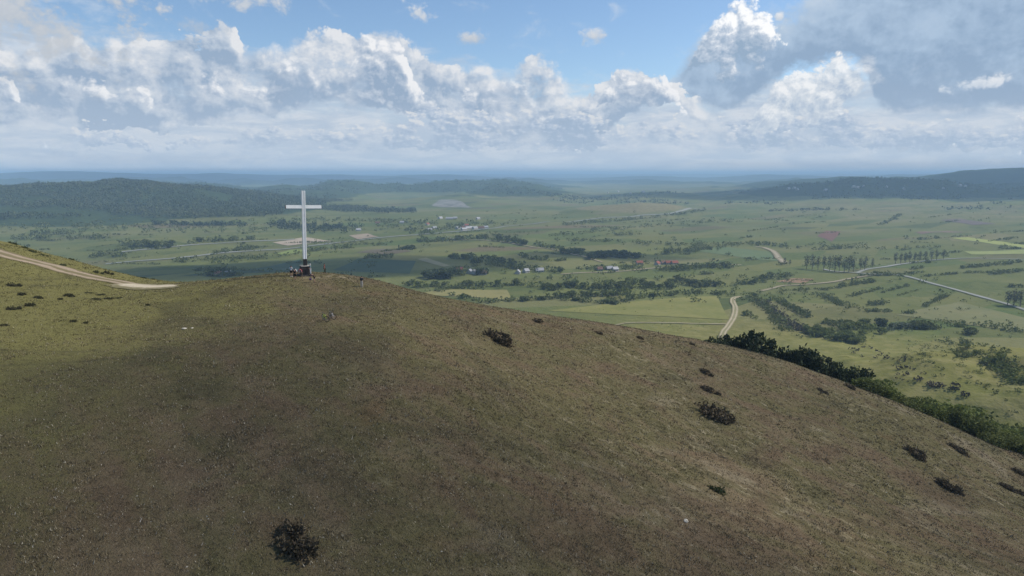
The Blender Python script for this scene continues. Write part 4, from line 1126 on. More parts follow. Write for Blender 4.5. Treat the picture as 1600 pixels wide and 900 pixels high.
# ------------------------------------------------------------------ built things
class MB:
    """collects boxes, tubes, rings and lathes into one mesh"""
    def __init__(self): self.bm = bmesh.new()
    def box(self, c, s, rot=None, bevel=0.0):
        r = bmesh.ops.create_cube(self.bm, size=1.0)
        M = Matrix.Translation(c) @ (rot.to_4x4() if rot is not None else Matrix()) @ Matrix.Diagonal((*s, 1))
        bmesh.ops.transform(self.bm, matrix=M, verts=r['verts'])
        if bevel:
            es = {e for v in r['verts'] for e in v.link_edges}
            bmesh.ops.bevel(self.bm, geom=list(es), offset=bevel, segments=2, affect='EDGES', profile=0.6)
        return self
    def bar(self, p, q, r0, r1=None, n=8):
        p, q = Vector(p), Vector(q); d = q - p
        res = bmesh.ops.create_cone(self.bm, cap_ends=True, segments=n, radius1=r0, radius2=r0 if r1 is None else r1, depth=d.length)
        bmesh.ops.transform(self.bm, matrix=Matrix.Translation((p + q) / 2) @ d.to_track_quat('Z', 'Y').to_matrix().to_4x4(), verts=res['verts'])
        return self
    def ring(self, c, R_, r_, axis='Y', n=28, m=8):
        V = []
        for i in range(n):
            a = 2 * math.pi * i / n
            for j in range(m):
                b = 2 * math.pi * j / m
                k = R_ + r_ * math.cos(b)
                x, y, z = k * math.cos(a), r_ * math.sin(b), k * math.sin(a)
                co = {'Y': (x, y, z), 'Z': (x, z, y), 'X': (y, x, z)}[axis]
                V.append(self.bm.verts.new(Vector(c) + Vector(co)))
        for i in range(n):
            for j in range(m):
                self.bm.faces.new((V[i * m + j], V[i * m + (j + 1) % m], V[((i + 1) % n) * m + (j + 1) % m], V[((i + 1) % n) * m + j]))
        return self
    def ball(self, c, s, sub=2):
        r = bmesh.ops.create_icosphere(self.bm, subdivisions=sub, radius=1.0)
        bmesh.ops.transform(self.bm, matrix=Matrix.Translation(c) @ Matrix.Diagonal((*s, 1)), verts=r['verts'])
        return self
    def poly(self, verts, faces):
        V = [self.bm.verts.new(v) for v in verts]
        for f in faces: self.bm.faces.new([V[i] for i in f])
        return self
    def build(self, name, mat, parent=None, smooth_=False):
        bmesh.ops.recalc_face_normals(self.bm, faces=self.bm.faces[:])
        me = bpy.data.meshes.new(name); self.bm.to_mesh(me); self.bm.free()
        if smooth_:
            for p in me.polygons: p.use_smooth = True
        me.materials.append(mat)
        return link(bpy.data.objects.new(name, me), parent)

def hz1(x, y): return float(hill_z(np.array([float(x)]), np.array([float(y)]))[0])

# ---- the cross on its plinth
M_WHITE = plain('white_painted_steel', (0.86, 0.86, 0.85), 0.45, 0.4, var=0.05, scale=1.2)
M_RECESS = plain('grey_recess_steel', (0.74, 0.745, 0.75), 0.55, 0.4, var=0.1, scale=1.5)
M_BLACK = plain('black_paint', (0.018, 0.018, 0.019), 0.5, 0.4)
M_STONE = plain('dark_plinth_stone', (0.060, 0.050, 0.048), 0.8, 0.25, var=0.4, scale=4)
M_SLAB = plain('concrete_slab', (0.30, 0.28, 0.25), 0.9, 0.2, var=0.2, scale=3)
cp = hit(477, 430, hill_z)
CR = empty('cross', (cp.x, cp.y, cp.z), math.radians(15)); CR.rotation_euler = (0, math.radians(1.4), math.radians(30)); tag(CR, 'tall white cross with a black foot on a dark stone plinth on the hilltop', 'cross')
PXM = F_PX / math.hypot(cp.x * 0, cp.y)            # picture points per metre at the cross
H_TOP, H_ARM, H_W, H_P = 132 / PXM, 107.3 / PXM, 26 / PXM, 15.3 / PXM
W_ = 0.48
sh = MB().box((0, 0, (H_TOP + H_W) / 2), (W_, W_, H_TOP - H_W), bevel=0.015).build('shaft', M_RECESS, CR)
for sx in (-1, 1):
    for sy in (-1, 1):
        MB().box((sx * (W_ / 2 - 0.065), sy * (W_ / 2 + 0.012), (H_TOP + H_W) / 2), (0.17, 0.06, H_TOP - H_W + 0.02), bevel=0.008).build('edge_strip', M_WHITE, sh)
MB().box((W_ / 2 + 0.012, 0, (H_TOP + H_W) / 2), (0.03, W_ * 0.92, H_TOP - H_W - 0.02)).build('side_plate', M_WHITE, sh)
MB().box((-W_ / 2 - 0.012, 0, (H_TOP + H_W) / 2), (0.03, W_ * 0.92, H_TOP - H_W - 0.02)).build('side_plate', M_WHITE, sh)
for s_ in (-1, 1):
    arm = MB().box((s_ * (2.78 + W_ / 2) / 2, 0, H_ARM), (2.78 - W_ / 2 - 0.06, W_, 0.50), bevel=0.015).build('arm', M_WHITE, CR)
    MB().box((s_ * (2.78 + W_ / 2) / 2, -W_ / 2 - 0.012, H_ARM - 0.14), (2.78 - W_ / 2 - 0.08, 0.05, 0.22), bevel=0.008).build('edge_strip', M_WHITE, arm)
    MB().box((s_ * 2.775, 0, H_ARM), (0.06, W_ + 0.04, 0.54), bevel=0.01).build('end_cap', M_BLACK, arm)
MB().box((0, 0, (H_W + H_P) / 2), (0.50, 0.50, H_W - H_P), bevel=0.02).build('foot', M_BLACK, CR)
pl = MB().box((0, 0, H_P / 2 - 0.3), (1.40, 1.40, H_P + 0.48), bevel=0.03).build('plinth', M_STONE, CR)
MB().box((0, 0, H_P - 0.03), (1.52, 1.52, 0.10), bevel=0.02).build('slab', M_SLAB, pl)
MB().box((0, 0, -0.02), (2.1, 2.1, 0.36), bevel=0.03).build('step', M_STONE, pl)
MB().bar((W_ / 2 + 0.10, 0.1, H_P), (W_ / 2 + 0.08, 0.1, H_TOP - 0.4), 0.025, 0.025, 6).build('cable', plain('brown_cable', (0.12, 0.07, 0.04)), CR)

# ---- two wreaths on a trestle in front of the plinth
def petals(c, R_, r_, n, mat, name, parent, tilt=0.35, seed=1):
    r = random.Random(seed); b = MB()
    for i in range(n):
        a = r.uniform(0, 2 * math.pi); k = R_ + r.uniform(-r_, r_)
        p = Vector((k * math.cos(a), r.uniform(-0.05, 0.05), k * math.sin(a)))
        p.rotate(Matrix.Rotation(-tilt, 3, 'X'))
        b.ball(Vector(c) + p, (0.05, 0.05, 0.05), 1)
    return b.build(name, mat, parent, True)
M_PETW, M_PETR, M_FIR = plain('white_petals', (0.75, 0.74, 0.70)), plain('red_petals', (0.42, 0.03, 0.04)), plain('fir_green', (0.025, 0.05, 0.02), var=0.4)
M_WOOD = plain('grey_wood', (0.16, 0.12, 0.085), 0.85, 0.2, var=0.3, scale=5)
tx, ty = cp.x - 0.75, cp.y - 1.25
tz = hz1(tx, ty)
TR = empty('trestle', (tx, ty, tz)); tag(TR, 'low dark wooden trestle in front of the plinth under the cross', 'stand')
MB().box((0, 0, 0.55), (1.5, 0.34, 0.05), bevel=0.008).build('shelf', M_WOOD, TR)
for sx in (-0.65, 0.65):
    for sy in (-0.12, 0.12):
        MB().bar((sx, sy, -0.05), (sx * 0.95, sy * 0.8, 0.54), 0.03).build('leg', M_WOOD, TR)
for wx, mats, lab in ((-0.40, (M_PETW, M_PETW), 'round white flower wreath on the trestle'), (0.38, (M_PETR, M_PETW), 'red and white flower wreath on the trestle')):
    w = empty('wreath', (tx + wx, ty, tz + 0.578)); tag(w, lab, 'wreath', 'wreaths under the cross')
    b = MB().ring((0, 0.0, 0.29), 0.22, 0.07, 'Y', 20, 6); b.build('ring', M_FIR, w, True)
    petals((0, -0.05, 0.29), 0.23, 0.07, 55, mats[0], 'flowers', w, 0.0, 2)
    petals((0, -0.08, 0.29), 0.20, 0.05, 16, mats[1], 'flowers', w, 0.0, 5)

# ---- people
M_SKIN = plain('skin', (0.42, 0.24, 0.17), 0.6, 0.3, var=0.05)
def cloth(name, c): return plain(name, c, 0.9, 0.1, var=0.12, scale=8)
def skin_obj(name, verts, edges, radii, mat, parent, roots=(0,), sub=2):
    me = bpy.data.meshes.new(name)
    me.from_pydata([tuple(v) for v in verts], edges, [])
    me.materials.append(mat)
    o = link(bpy.data.objects.new(name, me), parent)
    sk = o.modifiers.new('skin', 'SKIN'); sk.use_smooth_shade = True
    ss = o.modifiers.new('sub', 'SUBSURF'); ss.levels = sub; ss.render_levels = sub
    lay = me.skin_vertices[0].data
    for i, r in enumerate(radii):
        lay[i].radius = r if isinstance(r, tuple) else (r, r); lay[i].use_root = i in roots
    return o

def person(u, v, yaw, look, label, pose, at=None):
    """pose: dict of joint positions for a 1.74 m figure facing -Y"""
    p = at if at is not None else hit(u, v, hill_z)
    root = empty('person', p, yaw); tag(root, label, 'person', 'people on the hilltop')
    J = dict(pelvis=(0, 0, .94), waist=(0, .0, 1.08), chest=(0, .0, 1.32), neck=(0, 0, 1.47), head=(0, -.02, 1.60), crown=(0, -.01, 1.70),
             sl=(.19, 0, 1.41), el=(.25, .02, 1.13), wl=(.27, -.06, .88), sr=(-.19, 0, 1.41), er=(-.25, .02, 1.13), wr=(-.27, -.06, .88),
             hl=(.095, 0, .90), kl=(.11, -.01, .50), al=(.11, .03, .09), tl=(.12, -.14, .04), hr=(-.095, 0, .90), kr=(-.11, -.01, .50), ar=(-.11, .03, .09), tr=(-.12, -.14, .04))
    J.update(pose)
    J = {k: Vector(q) for k, q in J.items()}
    # the body: one skinned skeleton, with five fingers a hand
    names = ['pelvis', 'waist', 'chest', 'neck', 'head', 'crown', 'sl', 'el', 'wl', 'sr', 'er', 'wr', 'hl', 'kl', 'al', 'tl', 'hr', 'kr', 'ar', 'tr']
    rad = dict(pelvis=(.14, .10), waist=(.125, .09), chest=(.15, .10), neck=.055, head=(.078, .095), crown=(.055, .07), sl=.062, el=.045, wl=.030, sr=.062, er=.045, wr=.030,
               hl=.085, kl=.056, al=.040, tl=.035, hr=.085, kr=.056, ar=.040, tr=.035)
    E = [('pelvis', 'waist'), ('waist', 'chest'), ('chest', 'neck'), ('neck', 'head'), ('head', 'crown'), ('chest', 'sl'), ('sl', 'el'), ('el', 'wl'), ('chest', 'sr'), ('sr', 'er'), ('er', 'wr'),
         ('pelvis', 'hl'), ('hl', 'kl'), ('kl', 'al'), ('al', 'tl'), ('pelvis', 'hr'), ('hr', 'kr'), ('kr', 'ar'), ('ar', 'tr')]
    V = [J[k] for k in names]; Rr = [rad[k] for k in names]; ed = [(names.index(a), names.index(b)) for a, b in E]; roots = [0]
    for side, e_, w_ in ((1, 'el', 'wl'), (-1, 'er', 'wr')):
        d = (J[w_] - J[e_]).normalized(); s = Vector((0, -1, 0)); s = (s - d * s.dot(d)).normalized()
        palm = J[w_] + d * .08
        V.append(palm); Rr.append((.038, .022)); ed.append((names.index(w_), len(V) - 1))
        for k, (o_, ln) in enumerate(((-.027, .075), (-.009, .088), (.009, .082), (.027, .064), (.042, .055))):
            b0 = palm + s * (o_ * (1.0 if k < 4 else 0.8)) - d * (0.0 if k < 4 else 0.05)
            dd = (d if k < 4 else (d + s * 1.1).normalized())
            i0 = len(V)
            V += [b0, b0 + dd * ln * 0.55, b0 + dd * ln + Vector((-side * .018, 0, 0))]; Rr += [.010, .009, .007]; ed += [(i0, i0 + 1), (i0 + 1, i0 + 2)]; roots.append(i0)
    nose = J['head'] + Vector((0, -.10, -.005))
    V += [J['head'] + Vector((0, -.075, .02)), nose]; Rr += [.014, .012]; ed.append((len(V) - 2, len(V) - 1)); roots.append(len(V) - 2)
    for s in (-1, 1):
        V += [J['head'] + Vector((s * .070, .005, .015)), J['head'] + Vector((s * .088, .012, .02))]; Rr += [.018, .014]; ed.append((len(V) - 2, len(V) - 1)); roots.append(len(V) - 2)
    skin_obj('body', V, ed, Rr, M_SKIN, root, roots)
    L = lambda a, b, t: J[a].lerp(J[b], t)
    # clothing follows the same joints
    sl_ = look.get('sleeve', 0.55)
    tv = [J['pelvis'] + Vector((0, 0, .04)), J['waist'], J['chest'], L('chest', 'neck', .75), J['sl'], J['sr']]
    te = [(0, 1), (1, 2), (2, 3), (2, 4), (2, 5)]; trd = [(.165, .125), (.15, .115), (.175, .125), .075, .082, .082]
    for e_, w_, b in (('el', 'wl', 4), ('er', 'wr', 5)):
        s_ = 'sl' if b == 4 else 'sr'
        if sl_ <= 1: tv.append(L(s_, e_, sl_)); te.append((b, len(tv) - 1)); trd.append(.068)
        else:
            tv += [J[e_], L(e_, w_, .9)]; te += [(b, len(tv) - 2), (len(tv) - 2, len(tv) - 1)]; trd += [.060, .046]
    skin_obj('shirt', tv, te, trd, look['shirt'], root)
    ll = look.get('leg', 1.9)
    pv = [J['pelvis'] + Vector((0, 0, .05)), J['hl'], J['hr']]; pe = [(0, 1), (0, 2)]; pr = [(.158, .118), .100, .100]
    for h_, k_, a_, b in (('hl', 'kl', 'al', 1), ('hr', 'kr', 'ar', 2)):
        if ll <= 1: pv.append(L(h_, k_, ll)); pe.append((b, len(pv) - 1)); pr.append(.090)
        else:
            pv += [J[k_], L(k_, a_, ll - 1)]; pe += [(b, len(pv) - 2), (len(pv) - 2, len(pv) - 1)]; pr += [.074, .060]
    skin_obj('trousers' if ll > 1 else 'shorts', pv, pe, pr, look['legs'], root)
    for a_, t_ in (('al', 'tl'), ('ar', 'tr')):
        skin_obj('shoe', [J[a_] + Vector((0, .03, -.035)), J[a_].lerp(J[t_], .5) + Vector((0, 0, -.02)), J[t_] + Vector((0, -.03, 0))], [(0, 1), (1, 2)], [(.048, .05), (.05, .045), (.045, .034)], look['shoes'], root, sub=1)
    hd = (J['crown'] - J['head']).normalized()
    hb = MB()
    hb.ball(J['head'] + hd * .055 + Vector((0, .016, 0)), (.098, .115, .085), 2)
    if look.get('cap'):
        hb.box(J['head'] + hd * .06 + Vector((0, -.13, 0)), (.13, .12, .02), bevel=.008)
    hb.build('cap' if look.get('cap') else 'hair', look['hair'], root, True)
    if look.get('pack'):
        c = L('waist', 'chest', .6) + Vector((0, .20, .02))
        bp = MB().box(c, (.30, .18, .46), bevel=.05).build('backpack', look['pack'], root, True)
        for s in (-1, 1): MB().bar(c + Vector((s * .10, -.06, .2)), J['chest'] + Vector((s * .11, -.12, -.02)), .022).build('strap', look['pack'], bp)
    if look.get('bag'):
        c = J['wl'] + Vector((.02, .0, -.16))
        bg = MB().box(c, (.12, .30, .26), bevel=.04).build('bag', look['bag'], root, True)
        MB().ring(c + Vector((0, 0, .15)), .08, .012, 'X', 14, 5).build('handle', look['bag'], bg)
    return root
K_BLACK, K_DARK = cloth('black_cloth', (0.016, 0.016, 0.018)), cloth('charcoal_cloth', (0.05, 0.052, 0.058))
K_WHITE, K_PALE = cloth('white_cloth', (0.66, 0.67, 0.68)), cloth('pale_blue_cloth', (0.52, 0.60, 0.66))
K_RED, K_GREEN = cloth('maroon_cloth', (0.20, 0.025, 0.04)), cloth('dark_green_cloth', (0.045, 0.055, 0.040))
K_BEIGE, K_TEAL, K_PURP = cloth('beige_cloth', (0.50, 0.47, 0.44)), cloth('teal_cloth', (0.20, 0.34, 0.38)), cloth('purple_cloth', (0.10, 0.05, 0.16))
HAIR = plain('dark_hair', (0.018, 0.013, 0.010), 0.6, 0.3)
arms_front = dict(el=(.22, -.10, 1.15), wl=(.10, -.26, 1.14), er=(-.22, -.10, 1.15), wr=(-.10, -.26, 1.14))
person(455.3, 432.3, math.radians(168), dict(shirt=K_PALE, legs=K_BLACK, shoes=K_WHITE, hair=HAIR, leg=.8), 'person in a pale blue shirt and black shorts facing the cross', arms_front)
person(460.8, 437.2, math.radians(200), dict(shirt=K_BLACK, legs=K_BLACK, shoes=K_DARK, hair=HAIR, leg=.95), 'person all in black beside the person in the pale blue shirt', dict(wl=(.24, -.20, .98), el=(.25, -.02, 1.13)))
# bending forward at the plinth
person(490.6, 441.8, math.radians(-70), dict(shirt=K_BLACK, legs=K_BLACK, shoes=K_DARK, hair=HAIR, leg=.75, bag=K_PURP, sleeve=.6), 'person in black with bare legs bending forward in front of the plinth',
       dict(pelvis=(0, .10, .92), waist=(0, .02, 1.03), chest=(0, -.17, 1.16), neck=(0, -.32, 1.24), head=(0, -.42, 1.30), crown=(0, -.50, 1.36), hl=(.095, .10, .88), hr=(-.095, .10, .88), kl=(.11, .06, .49), kr=(-.11, .04, .49), al=(.11, .10, .09), ar=(-.11, .08, .09), tl=(.12, -.07, .04), tr=(-.12, -.09, .04),
            sl=(.19, -.25, 1.20), sr=(-.19, -.25, 1.20), el=(.24, -.36, .95), er=(-.24, -.40, .96), wl=(.20, -.50, .76), wr=(-.18, -.62, .82)))
# walking away with a bag
person(507.3, 428.2, math.radians(120), dict(shirt=K_RED, legs=K_GREEN, shoes=K_DARK, hair=HAIR, bag=K_BLACK, sleeve=.45), 'person in a maroon top walking right of the cross with a black bag',
       dict(kl=(.10, -.16, .52), al=(.10, -.20, .10), tl=(.11, -.36, .08), kr=(-.10, .02, .50), ar=(-.10, .26, .13), tr=(-.11, .10, .05), el=(.25, -.06, 1.14), wl=(.28, -.14, .92), er=(-.25, .10, 1.14), wr=(-.27, .14, .90)))
person(565.4, 448.8, math.radians(185), dict(shirt=K_DARK, legs=K_BEIGE, shoes=K_WHITE, hair=HAIR, pack=K_DARK, sleeve=2), 'lone person with a dark backpack and pale trousers apart from the group', arms_front)
person(0, 0, math.radians(-60), dict(shirt=K_TEAL, legs=K_WHITE, shoes=K_WHITE, hair=K_WHITE, cap=True, sleeve=.6), 'person in a white cap and white trousers standing on the step of the plinth', dict(wl=(.20, -.28, 1.08), el=(.24, -.08, 1.14)), at=Vector((cp.x + 1.02, cp.y - .55, cp.z + .17)))

# ---- two bicycles
M_TYRE, M_RIM = plain('tyre_rubber', (0.014, 0.014, 0.014), 0.8, 0.2), plain('dark_alloy', (0.10, 0.10, 0.105), 0.35, 0.5, 0.6)
M_STEEL = plain('bright_steel', (0.45, 0.45, 0.46), 0.3, 0.5, 0.9)
def bicycle(u, v, yaw, frame_mat, fork_mat, label, steer=0.5):
    p = hit(u, v, hill_z)
    root = empty('bicycle', p, yaw); tag(root, label, 'bicycle', 'bicycles on the near face')
    e = 0.5
    fw = Vector((math.cos(yaw), math.sin(yaw)))
    slope = math.atan2(hz1(p.x + fw.x * e, p.y + fw.y * e) - hz1(p.x - fw.x * e, p.y - fw.y * e), 2 * e)
    root.rotation_euler = (math.radians(5), -slope, yaw)
    R_ = 0.345
    A, B = Vector((-.52, 0, R_)), Vector((.56, 0, R_))
    bb, seat, head, hlow = Vector((-.08, 0, .30)), Vector((-.24, 0, .80)), Vector((.36, 0, .86)), Vector((.40, 0, .70))
    def wheel(c, rz):
        w = MB().ring((0, 0, 0), R_ - .025, .032, 'Y', 36, 8).build('wheel', M_TYRE, root, True)
        w.location = c; w.rotation_euler = (0, 0, rz)
        MB().ring((0, 0, 0), R_ - .062, .014, 'Y', 36, 6).build('rim', M_RIM, w, True)
        MB().bar((0, -.05, 0), (0, .05, 0), .028).build('hub', M_RIM, w)
        b = MB()
        for i in range(20):
            a = i * 2 * math.pi / 20
            b.bar((.02 * math.cos(a), (-1) ** i * .025, .02 * math.sin(a)), ((R_ - .065) * math.cos(a), 0, (R_ - .065) * math.sin(a)), .002, n=4)
        b.build('spokes', M_STEEL, w)
        return w
    wheel(A, 0)
    fr = MB().bar(bb, seat, .020).bar(seat + Vector((.02, 0, -.06)), head, .022).bar(bb, hlow, .028).bar(head + (head - hlow) * .2, hlow - (head - hlow) * .1, .026)
    for s in (-1, 1):
        fr.bar(A + Vector((0, s * .065, 0)), bb + Vector((0, s * .04, 0)), .012).bar(A + Vector((0, s * .065, 0)), seat + Vector((0, s * .02, -.08)), .010)
    fr.build('frame', frame_mat, root, True)
    # steering set turns about the head tube
    st = empty('steering', (0, 0, 0)); st.parent = root
    bpy.data.objects.remove(st)
    c_, s_ = math.cos(steer), math.sin(steer)
    def turn(q):
        q = Vector(q); x, y = q.x - hlow.x, q.y
        return Vector((hlow.x + x * c_ - y * s_, x * s_ + y * c_, q.z))
    wheel(turn(B), steer)
    fk = MB()
    for s in (-1, 1): fk.bar(turn((B.x, s * .065, R_)), turn((.42, s * .06, .70)), .016, .020)
    fk.bar(turn((.42, -.07, .71)), turn((.42, .07, .71)), .022)
    fk.build('fork', fork_mat, root, True)
    hb = MB().bar(head, turn((.34, 0, .95)), .018).bar(turn((.34, 0, .95)), turn((.41, 0, .98)), .018).bar(turn((.40, -.34, .99)), turn((.40, .34, .99)), .013).build('handlebar', M_BLACK, root, True)
    for s in (-1, 1): MB().bar(turn((.40, s * .25, .99)), turn((.395, s * .37, .99)), .019).build('grip', M_TYRE, hb, True)
    MB().bar(seat, seat + Vector((-.05, 0, .13)), .014).build('seat_post', M_STEEL, root, True)
    MB().poly([(-.42, -.075, .945), (-.42, .075, .945), (-.14, .022, .955), (-.14, -.022, .955), (-.41, -.07, .91), (-.41, .07, .91), (-.15, .015, .915), (-.15, -.015, .915)],
              [(0, 1, 2, 3), (4, 7, 6, 5), (0, 4, 5, 1), (1, 5, 6, 2), (2, 6, 7, 3), (3, 7, 4, 0)]).build('saddle', M_BLACK, root)
    ck = MB().ring(bb + Vector((0, -.05, 0)), .085, .010, 'Y', 24, 5).bar(bb + Vector((0, -.07, 0)), bb + Vector((.12, -.08, -.12)), .011).bar(bb + Vector((0, .06, 0)), bb + Vector((-.12, .08, .12)), .011).build('crank', M_RIM, root)
    for q in ((.12, -.12, -.12), (-.12, .12, .12)): MB().box(bb + Vector(q), (.09, .08, .022), bevel=.005).build('pedal', M_BLACK, ck)
    MB().bar(bb + Vector((0, -.05, .085)), A + Vector((0, -.05, .04)), .005, n=4).bar(bb + Vector((0, -.05, -.085)), A + Vector((0, -.05, -.04)), .005, n=4).build('chain', M_RIM, root)
    MB().bar(bb + Vector((-.06, .07, .0)), bb + Vector((-.12, .26, -.30)), .010).build('kickstand', M_RIM, root)
    return root
bicycle(507.2, 501.6, math.radians(-58), plain('lime_frame_paint', (0.32, 0.45, 0.03), 0.35, 0.5), plain('lime_fork_paint', (0.30, 0.42, 0.04), 0.35, 0.5), 'lime green mountain bicycle with its front wheel turned', 0.75)
bicycle(518.2, 498.4, math.radians(-58), plain('black_frame_paint', (0.03, 0.027, 0.034), 0.35, 0.5), plain('white_fork_paint', (0.62, 0.60, 0.66), 0.35, 0.5), 'dark mountain bicycle with a white fork parked beside the lime green one', 0.85)

# ---- pale stones
def rock(u, v, w, label, c, tall=0.7, zf=hill_z, group='pale stones on the hill'):
    p = hit(u, v, zf)
    if p is None: return
    s = w * p.y / F_PX
    bm = bmesh.new(); bmesh.ops.create_icosphere(bm, subdivisions=3, radius=0.5)
    r = random.Random(int(u * 7 + v)); ds = [(Vector((r.gauss(0, 1), r.gauss(0, 1), r.gauss(0, 1))).normalized(), r.uniform(.28, .45)) for _ in range(14)]
    for q in bm.verts:
        for d, k in ds:
            t = q.co.dot(d)
            if t > k: q.co -= d * (t - k)
        q.co.z *= tall
    me = bpy.data.meshes.new('rock'); bm.to_mesh(me); bm.free(); me.materials.append(c)
    o = link(bpy.data.objects.new('rock', me)); o.location = p + Vector((0, 0, 0.08 * s)); o.scale = (s, s * .8, s); o.rotation_euler = (0, 0, r.uniform(0, 6))
    tag(o, label, 'rock', group)
M_LIME = plain('pale_limestone', (0.40, 0.37, 0.31), 0.95, 0.1, var=0.25, scale=3)
rock(296, 439.5, 7, 'larger of two pale stones in the saddle left of the cross', M_LIME); rock(308, 439, 6, 'smaller of two pale stones in the saddle left of the cross', M_LIME)
for u, v, w in ((1072, 815, 13), (288, 514, 9), (300, 513, 6), (381, 800, 4), (740, 640, 5), (690, 862, 4), (610, 690, 4)):
    rock(u, v, w, 'small pale stone lying in the dry grass of the near face', M_LIME, 0.35)

# ---- houses
M_WALLS = [plain('white_plaster', (0.38, 0.365, 0.34), 0.9, 0.1, var=0.15), plain('cream_plaster', (0.40, 0.34, 0.27), 0.9, 0.1, var=0.1), plain('grey_plaster', (0.27, 0.26, 0.25), 0.9, 0.1, var=0.1)]
M_ROOFS = {'red': plain('red_roof_tiles', (0.24, 0.085, 0.06), 0.85, 0.15, var=0.25, scale=2), 'brown': plain('brown_roof_tiles', (0.15, 0.085, 0.065), 0.85, 0.15, var=0.25, scale=2), 'grey': plain('grey_roof_sheet', (0.24, 0.245, 0.26), 0.6, 0.3, var=0.15, scale=2), 'white': plain('pale_roof_sheet', (0.30, 0.30, 0.31), 0.6, 0.3, var=0.1, scale=2)}
M_GLASS, M_DOOR = plain('dark_window_glass', (0.03, 0.035, 0.04), 0.15, 0.5), plain('brown_door_wood', (0.10, 0.055, 0.03), 0.7, 0.3)
HOUSE = {}
def house_parts(l, w, h, wall, roof):
    key = (l, w, h, wall.name, roof.name)
    if key in HOUSE: return HOUSE[key]
    out = []
    rh = w * 0.42
    def mk(b, name, mat, parent=None):
        o = b.build(name, mat); COL.objects.unlink(o); out.append((name, o.data, parent)); bpy.data.objects.remove(o); return len(out) - 1
    iw = mk(MB().poly([(-l / 2, -w / 2, -1), (l / 2, -w / 2, -1), (l / 2, w / 2, -1), (-l / 2, w / 2, -1), (-l / 2, -w / 2, h), (l / 2, -w / 2, h), (l / 2, w / 2, h), (-l / 2, w / 2, h), (-l / 2, 0, h + rh), (l / 2, 0, h + rh)],
                     [(0, 1, 5, 4), (2, 3, 7, 6), (1, 2, 6, 9, 5), (3, 0, 4, 8, 7), (0, 3, 2, 1), (4, 5, 9, 8), (6, 7, 8, 9)]), 'wall', wall)
    L2, W2 = l / 2 + .5, w / 2 + .6
    dz_ = rh / (w / 2) * .6
    ir = mk(MB().poly([(-L2, -W2, h - dz_ + .1), (L2, -W2, h - dz_ + .1), (L2, 0, h + rh + .12), (-L2, 0, h + rh + .12), (-L2, W2, h - dz_ + .1), (L2, W2, h - dz_ + .1),
                       (-L2, -W2, h - dz_ + .28), (L2, -W2, h - dz_ + .28), (L2, 0, h + rh + .32), (-L2, 0, h + rh + .32), (-L2, W2, h - dz_ + .28), (L2, W2, h - dz_ + .28)],
                      [(0, 3, 2, 1), (3, 4, 5, 2), (6, 7, 8, 9), (9, 8, 11, 10), (0, 1, 7, 6), (5, 4, 10, 11), (1, 2, 8, 7), (2, 5, 11, 8), (0, 6, 9, 3), (3, 9, 10, 4)]), 'roof', roof)
    mk(MB().box((l * .22, w * .12, h + rh + .3), (.7, .7, 1.7)), 'chimney', M_WALLS[2], ir)
    for x in (-.32, -.05, .32): mk(MB().box((l * x, -w / 2 - .02, h * .52), (1.1, .08, 1.3)), 'window', M_GLASS)
    mk(MB().box((l * .14, -w / 2 - .02, .05), (1.0, .08, 2.1)), 'door', M_DOOR)
    for y in (-.2, .2): mk(MB().box((l / 2 + .02, w * y, h * .52), (.08, 1.1, 1.3)), 'window', M_GLASS)
    HOUSE[key] = out
    return out
def house(u, v, l, roof, wall, rz, label, group, w=8.0, h=3.2, detail=True):
    p = hit(u, v, valley_z)
    if p is None: return
    o = empty('house', p, rz); tag(o, label, 'house', group); o.scale = (0.8, 0.8, 0.85)
    made = []
    for name, me, parent in house_parts(l, w, h, M_WALLS[wall], M_ROOFS[roof]):
        if not detail and name in ('window', 'door', 'chimney'): made.append(None); continue
        made.append(link(bpy.data.objects.new(name, me), o if parent is None else made[parent]))
G1, G2, G3 = 'houses of the farm below the hilltop', 'houses of the hamlet', 'far houses by the main road'
for a in ((718, 424, 11, 'red', 0, 0.3, 'red-roofed house at the left end of the farm below the hilltop', G1), (734, 427, 10, 'grey', 0, 1.3, 'white gabled house in the middle of the farm below the hilltop', G1), (741, 428, 8, 'grey', 0, 1.2, 'smaller white house built beside the white gabled one', G1),
          (754, 429, 12, 'brown', 2, 0.2, 'long brown-roofed barn among dark trees of the farm', G1), (809, 428, 9, 'white', 0, 1.4, 'white house among the trees right of the farm', G1), (822, 426, 9, 'grey', 0, 0.7, 'white house with a grey roof right of the farm', G1), (843, 425, 13, 'white', 0, 0.2, 'long pale-roofed house at the end of the farm lane', G1),
          (999, 413, 12, 'red', 1, 0.2, 'red-roofed house standing apart left in the hamlet', G2), (1027, 414, 10, 'red', 0, 0.9, 'house with a white gable beside the hamlet road', G2), (1036, 413, 9, 'brown', 0, 0.4, 'brown-roofed house in the hamlet', G2), (1045, 413, 12, 'red', 1, 0.1, 'larger red-roofed house in the hamlet', G2), (1054, 413, 12, 'red', 1, 0.3, 'red-roofed house at the right end of the hamlet', G2),
          (952, 422, 11, 'grey', 2, 0.3, 'grey-roofed shed in the trees of the lower hamlet', G2), (961, 423, 10, 'white', 0, 0.4, 'pale-roofed house beside the hamlet road', G2), (937, 423, 9, 'brown', 2, 0.2, 'brown shed at the end of the lower hamlet', G2),
          (341, 431, 10, 'brown', 0, 0.3, 'brown-roofed house in the dark copse left of the cross', G1), (356, 430, 9, 'white', 0, 1.0, 'white house at the edge of the dark copse left of the cross', G1)):
    house(*a)
